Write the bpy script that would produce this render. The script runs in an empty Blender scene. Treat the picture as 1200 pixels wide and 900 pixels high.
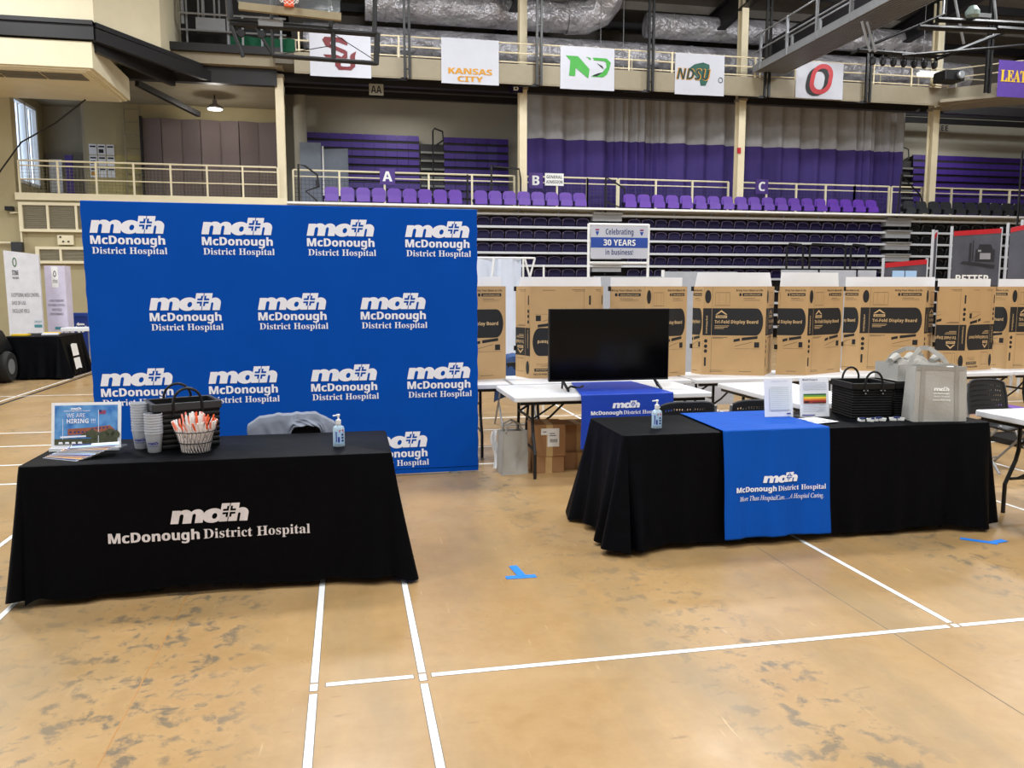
import bpy, math, random
from math import sin, cos, pi, radians, sqrt, hypot, exp
from mathutils import Vector, Matrix

random.seed(7)
SC = bpy.context.scene
COL = SC.collection

# ------------------------------------------------------------------ camera
cam = bpy.data.cameras.new('camera')
cam.sensor_width = 36.0
cam.lens = 950.0 / 1200.0 * 36.0
cam.clip_end = 300
camo = bpy.data.objects.new('camera', cam)
COL.objects.link(camo)
camo.location = (0, 0, 1.68)
camo.rotation_euler = (radians(90 - 6.67), 0, radians(-11.46))
SC.camera = camo

# ------------------------------------------------------------------ world, lights, exposure
world = bpy.data.worlds.new('world')
SC.world = world
world.use_nodes = True
bg = world.node_tree.nodes['Background']
bg.inputs[0].default_value = (0.86, 0.92, 1.0, 1)
bg.inputs[1].default_value = 0.5


def area(name, loc, sx, sy, power, color=(1, 0.97, 0.92), rot=(0, 0, 0)):
    l = bpy.data.lights.new(name, 'AREA')
    l.shape = 'RECTANGLE'
    l.size, l.size_y = sx, sy
    l.energy = power
    l.color = color
    o = bpy.data.objects.new(name, l)
    o.location = loc
    o.rotation_euler = rot
    COL.objects.link(o)
    return o


for ix, x in enumerate((-9, 0, 9, 18)):
    for iy, y in enumerate((-6, 2, 10, 18)):
        area('hall_lamp', (x, y, 11.2), 1.6, 1.6, 760, (0.965, 0.985, 1.0))
for x in (1, 7, 13, 19, 25):
    area('gallery_fill', (x, 21.5, 11.0), 1.0, 0.6, 210, (0.965, 0.985, 1.0), (radians(48), 0, 0))  # added fill lights without fixtures, to brighten the ducts and banners
for x in (2, 10, 17, 24):
    area('deck_fill', (x, 28.6, 8.0), 1.2, 0.6, 85)  # unseen area lights without fixtures, brightening the deck under the gallery
area('daylight', (-20.5, 10, 5.0), 18, 4, 1500, (0.85, 0.93, 1.0), (radians(90), 0, radians(-90)))
SC.view_settings.view_transform = 'Standard'
SC.view_settings.look = 'None'
SC.view_settings.exposure = -0.45
SC.view_settings.gamma = 1.0
SC.view_settings.use_curve_mapping = False

# ------------------------------------------------------------------ materials


def lin(c):
    return tuple(((x / 255) / 12.92 if x / 255 <= 0.04045 else (((x / 255) + 0.055) / 1.055) ** 2.4) for x in c)


MATS = {}


def mat(name, rgb, rough=0.6, metal=0.0, noise=0.08, nscale=6.0, bump=0.0, bscale=40.0, emit=0.0, trans=0.0, spec=0.5, stretch=None, sheen=0.0, bdist=0.02):
    if name in MATS:
        return MATS[name]
    m = bpy.data.materials.new(name)
    m.use_nodes = True
    nt = m.node_tree
    b = nt.nodes['Principled BSDF']
    L = lin(rgb)
    b.inputs['Base Color'].default_value = (*L, 1)
    b.inputs['Roughness'].default_value = rough
    b.inputs['Metallic'].default_value = metal
    b.inputs['Specular IOR Level'].default_value = spec
    if sheen:
        b.inputs['Sheen Weight'].default_value = sheen
    if trans:
        b.inputs['Alpha'].default_value = 1 - trans
    if emit:
        b.inputs['Emission Color'].default_value = (*L, 1)
        b.inputs['Emission Strength'].default_value = emit
    if noise or bump:
        tc = nt.nodes.new('ShaderNodeTexCoord')
        mp = nt.nodes.new('ShaderNodeMapping')
        if stretch:
            mp.inputs['Scale'].default_value = stretch
        nt.links.new(tc.outputs['Object'], mp.inputs['Vector'])
    if noise:
        n = nt.nodes.new('ShaderNodeTexNoise')
        n.inputs['Scale'].default_value = nscale
        n.inputs['Detail'].default_value = 5
        nt.links.new(mp.outputs[0], n.inputs['Vector'])
        r = nt.nodes.new('ShaderNodeValToRGB')
        r.color_ramp.elements[0].position = 0.25
        r.color_ramp.elements[1].position = 0.75
        r.color_ramp.elements[0].color = (*[x * (1 - noise) for x in L], 1)
        r.color_ramp.elements[1].color = (*[min(1, x * (1 + noise)) for x in L], 1)
        nt.links.new(n.outputs['Fac'], r.inputs[0])
        nt.links.new(r.outputs[0], b.inputs['Base Color'])
    if bump:
        n2 = nt.nodes.new('ShaderNodeTexNoise')
        n2.inputs['Scale'].default_value = bscale
        n2.inputs['Detail'].default_value = 4
        nt.links.new(mp.outputs[0], n2.inputs['Vector'])
        bp = nt.nodes.new('ShaderNodeBump')
        bp.inputs['Strength'].default_value = bump
        bp.inputs['Distance'].default_value = bdist
        nt.links.new(n2.outputs['Fac'], bp.inputs['Height'])
        nt.links.new(bp.outputs[0], b.inputs['Normal'])
    MATS[name] = m
    return m


def floor_material():
    m = bpy.data.materials.new('court_floor')
    m.use_nodes = True
    nt = m.node_tree
    N = nt.nodes
    Lk = nt.links.new
    b = N['Principled BSDF']
    tc = N.new('ShaderNodeTexCoord')

    def noise(scale, detail, sc=(1, 1, 1), rough=0.6, dist=0.0):
        mp = N.new('ShaderNodeMapping')
        mp.inputs['Scale'].default_value = sc
        Lk(tc.outputs['Object'], mp.inputs[0])
        n = N.new('ShaderNodeTexNoise')
        n.inputs['Scale'].default_value = scale
        n.inputs['Detail'].default_value = detail
        n.inputs['Roughness'].default_value = rough
        n.inputs['Distortion'].default_value = dist
        Lk(mp.outputs[0], n.inputs['Vector'])
        return n.outputs['Fac']

    def ramp(src, p0, c0, p1, c1):
        r = N.new('ShaderNodeValToRGB')
        r.color_ramp.elements[0].position = p0
        r.color_ramp.elements[0].color = (*c0, 1)
        r.color_ramp.elements[1].position = p1
        r.color_ramp.elements[1].color = (*c1, 1)
        Lk(src, r.inputs[0])
        return r.outputs[0]

    def mix(f, a, c, bt='MIX'):
        x = N.new('ShaderNodeMix')
        x.data_type = 'RGBA'
        x.blend_type = bt
        if isinstance(f, float):
            x.inputs[0].default_value = f
        else:
            Lk(f, x.inputs[0])
        for i, v in ((6, a), (7, c)):
            if isinstance(v, tuple):
                x.inputs[i].default_value = (*v, 1)
            else:
                Lk(v, x.inputs[i])
        return x.outputs[2]
    base = ramp(noise(0.9, 6), 0.3, lin((160, 126, 82)), 0.7, lin((180, 147, 100)))
    fine = ramp(noise(9, 6, (1, 1, 1), 0.7), 0.3, lin((152, 117, 70)), 0.7, lin((190, 156, 108)))
    c = mix(0.35, base, fine)
    # pale worn patches
    c = mix(ramp(noise(0.6, 5, (1, 1.4, 1), 0.6, 0.4), 0.5, (0, 0, 0), 0.72, (0.6, 0.6, 0.6)), c, lin((192, 164, 124)))
    # grey scuffs in bands that run down the hall
    band = ramp(noise(1.0, 3, (0.9, 0.10, 1), 0.5), 0.46, (0.05, 0.05, 0.05), 0.60, (1, 1, 1))
    blot = ramp(noise(9.0, 7, (1, 1.0, 1), 0.66, 0.3), 0.52, (0, 0, 0), 0.61, (1, 1, 1))
    sc = mix(1.0, band, blot, 'MULTIPLY')
    c = mix(mix(1.0, sc, (0.8, 0.8, 0.8), 'MULTIPLY'), c, lin((98, 92, 80)))
    soft = ramp(noise(1.3, 5, (1.2, 0.35, 1), 0.65), 0.46, (0, 0, 0), 0.68, (0.6, 0.6, 0.6))
    c = mix(soft, c, lin((140, 122, 92)))
    # short dark marks
    mk = ramp(noise(11, 2, (0.5, 2.2, 1), 0.4), 0.72, (0, 0, 0), 0.78, (0.5, 0.5, 0.5))
    c = mix(mk, c, lin((120, 95, 65)))
    # fine pale scratches
    s2 = ramp(noise(14, 2, (3.0, 0.25, 1), 0.4), 0.72, (0, 0, 0), 0.78, (0.35, 0.35, 0.35))
    c = mix(s2, c, lin((226, 196, 150)))
    Lk(c, b.inputs['Base Color'])
    rr = ramp(noise(1.6, 5), 0.3, (0.26, 0.26, 0.26), 0.7, (0.42, 0.42, 0.42))
    Lk(rr, b.inputs['Roughness'])
    b.inputs['Specular IOR Level'].default_value = 0.5
    bp = N.new('ShaderNodeBump')
    bp.inputs['Strength'].default_value = 0.06
    bp.inputs['Distance'].default_value = 0.05
    Lk(noise(3, 3, (1, 0.35, 1)), bp.inputs['Height'])
    Lk(bp.outputs[0], b.inputs['Normal'])
    return m


def sky_print():
    m = bpy.data.materials.new('printed_sky')
    m.use_nodes = True
    nt = m.node_tree
    b = nt.nodes['Principled BSDF']
    b.inputs['Roughness'].default_value = 0.3
    tc = nt.nodes.new('ShaderNodeTexCoord')
    n = nt.nodes.new('ShaderNodeTexNoise')
    n.inputs['Scale'].default_value = 14
    r = nt.nodes.new('ShaderNodeValToRGB')
    r.color_ramp.elements[0].position = 0.35
    r.color_ramp.elements[1].position = 0.7
    r.color_ramp.elements[0].color = (*lin((40, 105, 180)), 1)
    r.color_ramp.elements[1].color = (*lin((110, 165, 215)), 1)
    nt.links.new(tc.outputs['Object'], n.inputs['Vector'])
    nt.links.new(n.outputs['Fac'], r.inputs[0])
    nt.links.new(r.outputs[0], b.inputs['Base Color'])
    return m


M_FLOOR = floor_material()
WHITE = mat('white_paint', (240, 240, 238), 0.5, noise=0.03)
LINEW = mat('court_line_paint', (250, 250, 248), 0.4, noise=0.03, nscale=20)
LINED = mat('court_line_edge', (120, 110, 95), 0.6)
BLUE = mat('blue_fabric', (0, 74, 172), 0.85, noise=0.05, nscale=3, bump=0.05, bscale=300, spec=0.12)
BLUE2 = mat('blue_satin', (0, 78, 176), 0.6, spec=0.15, noise=0.05, nscale=4, bump=0.25, bscale=9, stretch=(2, 2, 0.5))
BLACKC = mat('black_cloth', (3, 4, 8), 0.55, noise=0.15, nscale=5, bump=0.35, bscale=7, spec=0.07)
BLACKP = mat('black_plastic', (13, 13, 15), 0.45, spec=0.35, noise=0.1)
BLACKM = mat('black_metal', (14, 14, 16), 0.45, noise=0.1)
DKGREY = mat('charcoal_plastic', (44, 46, 50), 0.5, noise=0.08)
GREY = mat('grey_metal', (150, 152, 155), 0.4, metal=0.4)
WPLAS = mat('white_plastic', (232, 234, 238), 0.35, noise=0.03, bump=0.03, bscale=200)
CREAM = mat('cream_paint', (232, 222, 190), 0.6, noise=0.04, nscale=2)
CREAM2 = mat('cream_column_paint', (226, 214, 182), 0.5, noise=0.05, nscale=3)
BEIGE = mat('beige_block_paint', (172, 160, 124), 0.75, noise=0.06, nscale=2)
BEIGE2 = mat('warm_grey_paint', (158, 148, 126), 0.75, noise=0.06, nscale=2)
GREYW = mat('grey_block_paint', (170, 166, 152), 0.75, noise=0.05, nscale=1.5)
STEEL = mat('dark_painted_steel', (27, 25, 27), 0.5, noise=0.1)
ROOF = mat('roof_deck', (116, 110, 102), 0.7, noise=0.1)
TAUPE = mat('taupe_fascia', (150, 140, 118), 0.6, noise=0.05)
PURP = mat('purple_plastic', (92, 48, 158), 0.4, noise=0.06)
PURPD = mat('dark_purple_shaded_plastic', (22, 14, 54), 0.6, noise=0.1, spec=0.2)  # shade on the folded lower seats put into the colour; armrests dark themselves
PURPB = mat('purple_bench_plastic', (66, 42, 132), 0.45, noise=0.06)
PURPC = mat('purple_curtain_cloth', (58, 42, 110), 0.8, noise=0.08, nscale=4)
GREYC = mat('grey_curtain_cloth', (166, 166, 168), 0.8, noise=0.08, nscale=4)
PURPS = mat('purple_sign', (72, 44, 128), 0.5)
RIMG = mat('seat_edge', (104, 92, 130), 0.5)
DECKG = mat('deck_edge_grey', (196, 200, 206), 0.5, noise=0.05)
BOARD = mat('cardboard', (190, 154, 106), 0.8, noise=0.05, nscale=5, bump=0.05, bscale=120)
BOARD2 = mat('shipping_cardboard', (158, 116, 76), 0.8, noise=0.06, nscale=5)
TAPE = mat('packing_tape', (196, 162, 110), 0.4)
INK = mat('black_ink', (22, 22, 24), 0.6, noise=0.06)
CARDT = mat('cardboard_coloured_lettering', (212, 178, 128), 0.7, noise=0)
SHEET = mat('white_board', (244, 246, 250), 0.6, noise=0.02)
PAPER = mat('white_paper', (240, 242, 248), 0.6, noise=0.02)
PRINTW = mat('white_print', (236, 238, 248), 0.6, noise=0.03)
TOTE = mat('grey_tote_fabric', (172, 170, 164), 0.85, noise=0.05, nscale=10, bump=0.12, bscale=60)
TOTED = mat('grey_tote_webbing', (152, 149, 142), 0.85, noise=0.05, bump=0.1, bscale=90)
JACK = mat('grey_jacket_fabric', (124, 130, 144), 0.85, noise=0.08, nscale=10, bump=0.2, bscale=14)
DENIM = mat('blue_denim', (60, 84, 130), 0.9, noise=0.1)
CUPM = mat('grey_cup_plastic', (184, 188, 196), 0.4, noise=0.03)
INDIGO = mat('blue_ink', (44, 52, 150), 0.5, noise=0)
ORANGE = mat('orange_plastic', (236, 98, 44), 0.45, noise=0.05)
PINK = mat('coral_plastic', (238, 140, 120), 0.45, noise=0.05)
CLEAR = mat('clear_blue_gel', (206, 232, 250), 0.08, trans=0.35, noise=0)
ACRYL = mat('clear_acrylic', (235, 242, 250), 0.05, trans=0.9, noise=0)
LABELB = mat('pale_blue_label', (170, 205, 240), 0.4, noise=0.05, nscale=60)
RED = mat('red_paint', (184, 24, 36), 0.5)
GREEN = mat('green_ink', (62, 160, 60), 0.6)
DGREEN = mat('dark_green_ink', (24, 84, 70), 0.6)
GREENNET = mat('green_canvas', (16, 92, 60), 0.8)
YELLOW = mat('yellow_ink', (236, 196, 40), 0.6)
GOLD = mat('gold_ink', (206, 146, 24), 0.6)
MAROON = mat('maroon_ink', (112, 28, 36), 0.6)
NAVY = mat('navy_ink', (36, 52, 110), 0.6)
SBLUE = mat('sign_blue', (34, 72, 160), 0.5)
BANNER = mat('white_banner_cloth', (196, 198, 208), 0.6, noise=0.03, nscale=3)
BRICKR = mat('printed_brick', (150, 84, 62), 0.5, noise=0.2, nscale=40)
TREE = mat('printed_foliage', (70, 74, 52), 0.5, noise=0.3, nscale=60)
FOIL = mat('foil_duct_wrap', (196, 193, 198), 0.36, metal=0.35, noise=0.2, nscale=2.0, bump=0.8, bscale=1.9, bdist=0.4)
PARTN = mat('taupe_partition_fabric', (104, 92, 92), 0.9, noise=0.08, nscale=20)
GDOOR = mat('blue_grey_door', (110, 118, 132), 0.4)
VENT = mat('grey_slat', (150, 142, 118), 0.5, noise=0.1, nscale=10)
TIRE = mat('tire_rubber', (26, 26, 26), 0.8, noise=0.1)
PTAPE = mat('blue_masking_tape', (32, 130, 232), 0.6)
BINB = mat('blue_bin', (30, 60, 140), 0.45)
POSTERG = mat('poster_grey', (78, 80, 90), 0.5, noise=0.35, nscale=2.2)
POSTERK = mat('poster_black', (40, 40, 46), 0.5, noise=0.2)
SCREEN = mat('tv_screen', (3, 3, 5), 0.14, spec=0.3, noise=0)
LAMP = mat('lit_lamp', (255, 250, 240), 0.5, emit=6.0, noise=0)
GLOW = mat('daylight_window_glass', (215, 232, 255), 0.3, emit=2.2, noise=0)
MAT_PURPLE = mat('purple_vinyl', (120, 84, 168), 0.5)
LILAC = mat('pale_lilac_board', (212, 206, 226), 0.6)
TOWERW = mat('white_tower_board', (222, 222, 228), 0.6)

# ------------------------------------------------------------------ mesh builder


class MB:
    def __init__(s):
        s.v, s.f, s.m = [], [], []

    def add(s, vs, fs, mi=0):
        o = len(s.v)
        s.v += [tuple(p) for p in vs]
        s.f += [tuple(i + o for i in f) for f in fs]
        s.m += [mi] * len(fs)
        return s

    def box(s, x0, x1, y0, y1, z0, z1, mi=0, T=None):
        vs = [Vector((x, y, z)) for z in (z0, z1) for y in (y0, y1) for x in (x0, x1)]
        if T is not None:
            vs = [T @ p for p in vs]
        return s.add(vs, [(0, 2, 3, 1), (4, 5, 7, 6), (0, 1, 5, 4), (2, 6, 7, 3), (0, 4, 6, 2), (1, 3, 7, 5)], mi)

    def bar(s, p, q, w, h=None, mi=0, up=(0, 0, 1)):
        h = h or w
        p, q = Vector(p), Vector(q)
        d = (q - p).normalized()
        u = Vector(up)
        if abs(d.dot(u)) > 0.98:
            u = Vector((0, 1, 0))
        a = d.cross(u).normalized() * (w / 2)
        b = a.cross(d).normalized() * (h / 2)
        vs = [p - a - b, p + a - b, p + a + b, p - a + b, q - a - b, q + a - b, q + a + b, q - a + b]
        return s.add(vs, [(3, 2, 1, 0), (4, 5, 6, 7), (0, 1, 5, 4), (1, 2, 6, 5), (2, 3, 7, 6), (3, 0, 4, 7)], mi)

    def tube(s, pts, r, n=8, mi=0, closed=False, cap=True):
        pts = [Vector(p) for p in pts]
        k = len(pts)
        rs = r if isinstance(r, (list, tuple)) else [r] * k
        prev = None
        vs = []
        for i, p in enumerate(pts):
            if closed:
                d = pts[(i + 1) % k] - pts[i - 1]
            else:
                d = pts[min(i + 1, k - 1)] - pts[max(i - 1, 0)]
            d.normalize()
            if prev is None:
                u = Vector((0, 0, 1)) if abs(d.z) < 0.9 else Vector((0, 1, 0))
                a = d.cross(u).normalized()
            else:
                a = (prev - d * prev.dot(d)).normalized()
            prev = a
            b = d.cross(a)
            for j in range(n):
                t = 2 * pi * j / n
                vs.append(p + (a * cos(t) + b * sin(t)) * rs[i])
        fs = []
        for i in range(k if closed else k - 1):
            i2 = (i + 1) % k
            for j in range(n):
                j2 = (j + 1) % n
                fs.append((i * n + j, i * n + j2, i2 * n + j2, i2 * n + j))
        if cap and not closed:
            fs.append(tuple(reversed(range(n))))
            fs.append(tuple((k - 1) * n + j for j in range(n)))
        return s.add(vs, fs, mi)

    def lathe(s, prof, n=20, c=(0, 0, 0), mi=0, T=None, sx=1, sy=1):
        vs = []
        for r, z in prof:
            for j in range(n):
                t = 2 * pi * j / n
                p = Vector((c[0] + r * cos(t) * sx, c[1] + r * sin(t) * sy, c[2] + z))
                vs.append(T @ p if T is not None else p)
        fs = []
        for i in range(len(prof) - 1):
            for j in range(n):
                j2 = (j + 1) % n
                fs.append((i * n + j, i * n + j2, (i + 1) * n + j2, (i + 1) * n + j))
        fs.append(tuple(reversed(range(n))))
        fs.append(tuple((len(prof) - 1) * n + j for j in range(n)))
        return s.add(vs, fs, mi)

    def grid(s, fn, nu, nv, mi=0, cu=False, skip=None):
        vs = [fn(i / nu, j / nv) for j in range(nv + 1) for i in range(nu + (0 if cu else 1))]
        w = nu if cu else nu + 1
        fs = []
        for j in range(nv):
            for i in range(nu):
                if skip and skip(i, j):
                    continue
                i2 = (i + 1) % w
                fs.append((j * w + i, j * w + i2, (j + 1) * w + i2, (j + 1) * w + i))
        return s.add(vs, fs, mi)

    def prism(s, poly, T, d, mi=0):
        """poly (u,v) -> T(u,v,0..d): an outline with thickness."""
        n = len(poly)
        vs = [T(u, v, 0) for u, v in poly] + [T(u, v, d) for u, v in poly]
        fs = [tuple(reversed(range(n))), tuple(range(n, 2 * n))]
        fs += [(i, (i + 1) % n, n + (i + 1) % n, n + i) for i in range(n)]
        return s.add(vs, fs, mi)

    def poly(s, pts, mi=0):
        return s.add(pts, [tuple(range(len(pts)))], mi)

    def mesh(s, name, mats, smooth=False):
        me = bpy.data.meshes.new(name)
        me.from_pydata(s.v, [], s.f)
        for m in (mats if isinstance(mats, (list, tuple)) else [mats]):
            me.materials.append(m)
        me.polygons.foreach_set('material_index', s.m)
        if smooth:
            me.polygons.foreach_set('use_smooth', [True] * len(s.f))
            try:
                me.set_sharp_from_angle(angle=radians(40))
            except Exception:
                pass
        me.update()
        return me

    def build(s, name, mats, parent=None, smooth=False, bevel=0.0, loc=None, rz=0.0):
        o = bpy.data.objects.new(name, s.mesh(name, mats, smooth))
        COL.objects.link(o)
        if parent is not None:
            o.parent = parent
        if loc is not None:
            o.location = loc
        if rz:
            o.rotation_euler = (0, 0, rz)
        if bevel:
            b = o.modifiers.new('bevel', 'BEVEL')
            b.width = bevel
            b.segments = 2
            b.limit_method = 'ANGLE'
        return o


def inst(mesh, name, parent=None, loc=(0, 0, 0), rz=0.0):
    o = bpy.data.objects.new(name, mesh)
    COL.objects.link(o)
    o.parent = parent
    o.location = loc
    if rz:
        o.rotation_euler = (0, 0, rz)
    return o


def tag(o, label, cat, group=None):
    o['label'] = label
    o['category'] = cat
    if group:
        o['group'] = group
    return o


def thing(name, label, cat, loc=(0, 0, 0), rz=0.0, group=None):
    o = bpy.data.objects.new(name, None)
    o.empty_display_size = 0.1
    COL.objects.link(o)
    o.location = loc
    o.rotation_euler = (0, 0, rz)
    return tag(o, label, cat, group)


def struct(o):
    o['kind'] = 'structure'
    return o


def kids(o, _c={}):
    return [c for c in COL.objects if c.parent is o]


def copy_tree(o, loc, rz=0.0, label=None, parent=None, children=None):
    c = o.copy()
    COL.objects.link(c)
    c.parent = parent
    if parent is None:
        c.location = loc
        c.rotation_euler = (0, 0, rz)
        if label:
            c['label'] = label
    for ch in (children if children is not None else list(o.children)):
        copy_tree(ch, None, parent=c)
    return c


# ------------------------------------------------------------------ lettering (flat prints)


def style(s, kind):
    U, Lw, D = {'bold': (0x1D5D4, 0x1D5EE, 0x1D7EC), 'sans': (0x1D5A0, 0x1D5BA, 0x1D7E2), 'serif': (0x1D400, 0x1D41A, 0x1D7CE),
                'italic': (0x1D468, 0x1D482, 0x1D7CE), 'ital': (0x1D434, 0x1D44E, 0x1D7CE), 'boldit': (0x1D63C, 0x1D656, 0x1D7EC)}[kind]
    o = ''
    for c in s:
        if kind == 'ital' and c == 'h':
            o += chr(0x210E)
        elif c.isupper():
            o += chr(U + ord(c) - 65)
        elif c.islower():
            o += chr(Lw + ord(c) - 97)
        elif c.isdigit():
            o += chr(D + ord(c) - 48)
        else:
            o += c
    return o


TXT = {}


def text_polys(s, kind='bold', off=0.0):
    """lettering as triangles in a box 0..w x (descender)..1 (cap height 1); returns (verts, faces, width)"""
    key = (s, kind, off)
    if key in TXT:
        return TXT[key]

    def raw(t):
        c = bpy.data.curves.new('lettering', 'FONT')
        c.body = style(t, kind)
        c.resolution_u = 2
        c.offset = off
        o = bpy.data.objects.new('lettering', c)
        COL.objects.link(o)
        dg = bpy.context.evaluated_depsgraph_get()
        me = o.evaluated_get(dg).to_mesh()
        vs = [(v.co.x, v.co.y) for v in me.vertices]
        fs = [tuple(p.vertices) for p in me.polygons]
        bpy.data.objects.remove(o)
        bpy.data.curves.remove(c)
        return vs, fs
    hk = ('H', kind)
    if hk not in TXT:
        hv, _ = raw('H')
        TXT[hk] = max(p[1] for p in hv)
    cap = TXT[hk]
    vs, fs = raw(s)
    x0 = min(p[0] for p in vs)
    vs = [((x - x0) / cap, y / cap) for x, y in vs]
    TXT[key] = (vs, fs, max(p[0] for p in vs))
    return TXT[key]


def put_text(mb, s, T, u, v, w=None, h=0.1, kind='bold', mi=0, off=0.0, align='l', clip=None, lift=0.0015):
    """lettering with cap height h, squeezed to width w, baseline at (u,v); T(u,v,lift)->3D"""
    vs, fs, tw = text_polys(s, kind)
    sx = (w / tw) if w else h
    ww = sx * tw
    u0 = u - (ww if align == 'r' else ww / 2 if align == 'c' else 0)
    for k, (ax, ay) in enumerate(((0, 0), (-1, 0), (1, 0)) if off > 0 else ((0, 0),)):
        pts = [(u0 + x * sx + ax * off * h, v + y * h + ay * off * h) for x, y in vs]
        put_polys(mb, [[pts[i] for i in f] for f in fs], T, mi, clip, lift + 0.0001 * k)


def put_polys(mb, polys, T, mi=0, clip=None, lift=0.0015):
    for p in polys:
        if clip:
            p = clip_u(p, clip[0], True)
            p = clip_u(p, clip[1], False)
            if len(p) < 3:
                continue
        mb.poly([T(a, b, lift) for a, b in p], mi)


def clip_u(p, c, keep_greater):
    out = []
    n = len(p)
    for i in range(n):
        a, b = p[i], p[(i + 1) % n]
        ia = a[0] >= c if keep_greater else a[0] <= c
        ib = b[0] >= c if keep_greater else b[0] <= c
        if ia:
            out.append(a)
        if ia != ib:
            t = (c - a[0]) / (b[0] - a[0])
            out.append((c, a[1] + t * (b[1] - a[1])))
    return out


def rect(u0, u1, v0, v1):
    return [(u0, v0), (u1, v0), (u1, v1), (u0, v1)]


def ell(cx, cy, rx, ry, n=20, a0=0.0, a1=2 * pi):
    full = abs(a1 - a0 - 2 * pi) < 1e-6
    return [(cx + rx * cos(a0 + (a1 - a0) * i / (n if full else n - 1)), cy + ry * sin(a0 + (a1 - a0) * i / (n if full else n - 1))) for i in range(n)]


def ring(cx, cy, rx, ry, ix, iy, n=24, dx=0, dy=0):
    o, i_ = ell(cx, cy, rx, ry, n), ell(cx + dx, cy + dy, ix, iy, n)
    return [[o[k], o[(k + 1) % n], i_[(k + 1) % n], i_[k]] for k in range(n)]


def mdh_mark():
    """the italic 'mdh' mark with a cross set between d and h, in a box 1 wide; white polygons, cut-out polygons"""
    W = []
    W.append(rect(0, 62, 0, 108))
    W.append([(0, 108), (0, 70), (62, 62), (62, 108)])
    for x0, x1 in ((40, 160), (135, 247)):
        W.append(ell((x0 + x1) / 2, 62, (x1 - x0) / 2, 51, 18, 0.0, pi))
    W += [rect(92, 160, 0, 64), rect(186, 247, 0, 64)]
    W += ring(318, 54, 80, 60, 20, 24, 24, 14, -4)
    W.append(rect(372, 436, 0, 151))
    W.append(rect(443, 512, 0, 151))
    W.append(rect(436, 443, 36, 122))
    W.append(ell(540, 62, 55, 50, 18, 0.0, pi))
    W.append(rect(505, 540, 60, 100))
    W.append(rect(532, 595, 0, 64))
    K = [rect(62, 92, -2, 62), ell(77, 62, 15, 16, 10, 0, pi), rect(160, 186, -2, 62), ell(173, 62, 13, 16, 10, 0, pi),
         rect(512, 532, -2, 56), ell(522, 56, 10, 14, 10, 0, pi)]
    cx, cy = 440, 82
    for sx in (-1, 1):
        for sy in (-1, 1):
            a, b, L1, L2 = 6, 22, 46, 50
            K.append([(cx + sx * a, cy + sy * a), (cx + sx * b, cy + sy * a), (cx + sx * b, cy + sy * L1), (cx + sx * a, cy + sy * L1)])
            K.append([(cx + sx * a, cy + sy * a), (cx + sx * L2, cy + sy * a), (cx + sx * L2, cy + sy * b), (cx + sx * a, cy + sy * b)])
    sh = lambda p: [((x + 0.2 * y) / 625.0, y / 625.0) for x, y in p]
    return [sh(p) for p in W], [sh(p) for p in K]


MDH_W, MDH_K = mdh_mark()


def put_mdh(mb, T, u, v, w, mi=0, ki=1):
    for k, p in enumerate(MDH_W):
        put_polys(mb, [[(u + a * w, v + b * w) for a, b in p]], T, mi, lift=0.0010 + 0.000015 * k)
    for k, p in enumerate(MDH_K):
        put_polys(mb, [[(u + a * w, v + b * w) for a, b in p]], T, ki, lift=0.0022 + 0.00003 * k)


def stacked_logo(mb, T, u, v, w, serif_off=0.0):
    """mdh over two lines, as on the backdrop; (u,v) is the lower left corner of the baseline of line 2"""
    put_text(mb, 'District Hospital', T, u, v, w, 0.092 * w, 'serif', off=-0.012)
    put_text(mb, 'McDonough', T, u - 0.01 * w, v + 0.135 * w, w * 0.985, 0.118 * w, 'bold', off=0.03)
    put_mdh(mb, T, u - 0.015 * w, v + 0.29 * w, w * 1.02)


def line_logo(mb, T, u, v, w):
    """mdh above the name on one line"""
    put_text(mb, 'McDonough', T, u, v, w * 0.44, 0.052 * w, 'bold', off=0.03)
    put_text(mb, 'District Hospital', T, u + 0.46 * w, v, w * 0.54, 0.05 * w, 'serif', off=-0.010)
    put_mdh(mb, T, u + 0.30 * w, v + 0.085 * w, w * 0.40)


def plane_T(o, ux, n, up=(0, 0, 1)):
    o, ux, n, up = Vector(o), Vector(ux).normalized(), Vector(n).normalized(), Vector(up).normalized()
    return lambda u, v, d=0.0: o + ux * u + up * v + n * d


FT = lambda x, y, z: plane_T((x, y, z), (1, 0, 0), (0, -1, 0))   # facing the viewer's side (-y)

ORDW = ['first', 'second', 'third', 'fourth', 'fifth', 'sixth', 'seventh', 'eighth', 'ninth', 'tenth', 'eleventh', 'twelfth', 'thirteenth', 'fourteenth', 'fifteenth', 'sixteenth', 'seventeenth', 'eighteenth', 'nineteenth', 'twentieth']

# ================================================================== THE HALL (structure)
YD = 26.0      # front of the upper deck
ZD = 4.33      # deck level
fl = struct(MB().box(-22, 40, -12, 34, -0.2, 0).build('floor', M_FLOOR))


def floor_line(x0, x1, y0, y1):
    m = MB()
    m.box(x0 - 0.004, x1 + 0.004, y0 - 0.004, y1 + 0.004, 0.0, 0.0006, 1)
    m.box(x0, x1, y0, y1, 0.0006, 0.0012, 0)
    m.build('court_line', [LINEW, LINED], fl)


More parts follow.
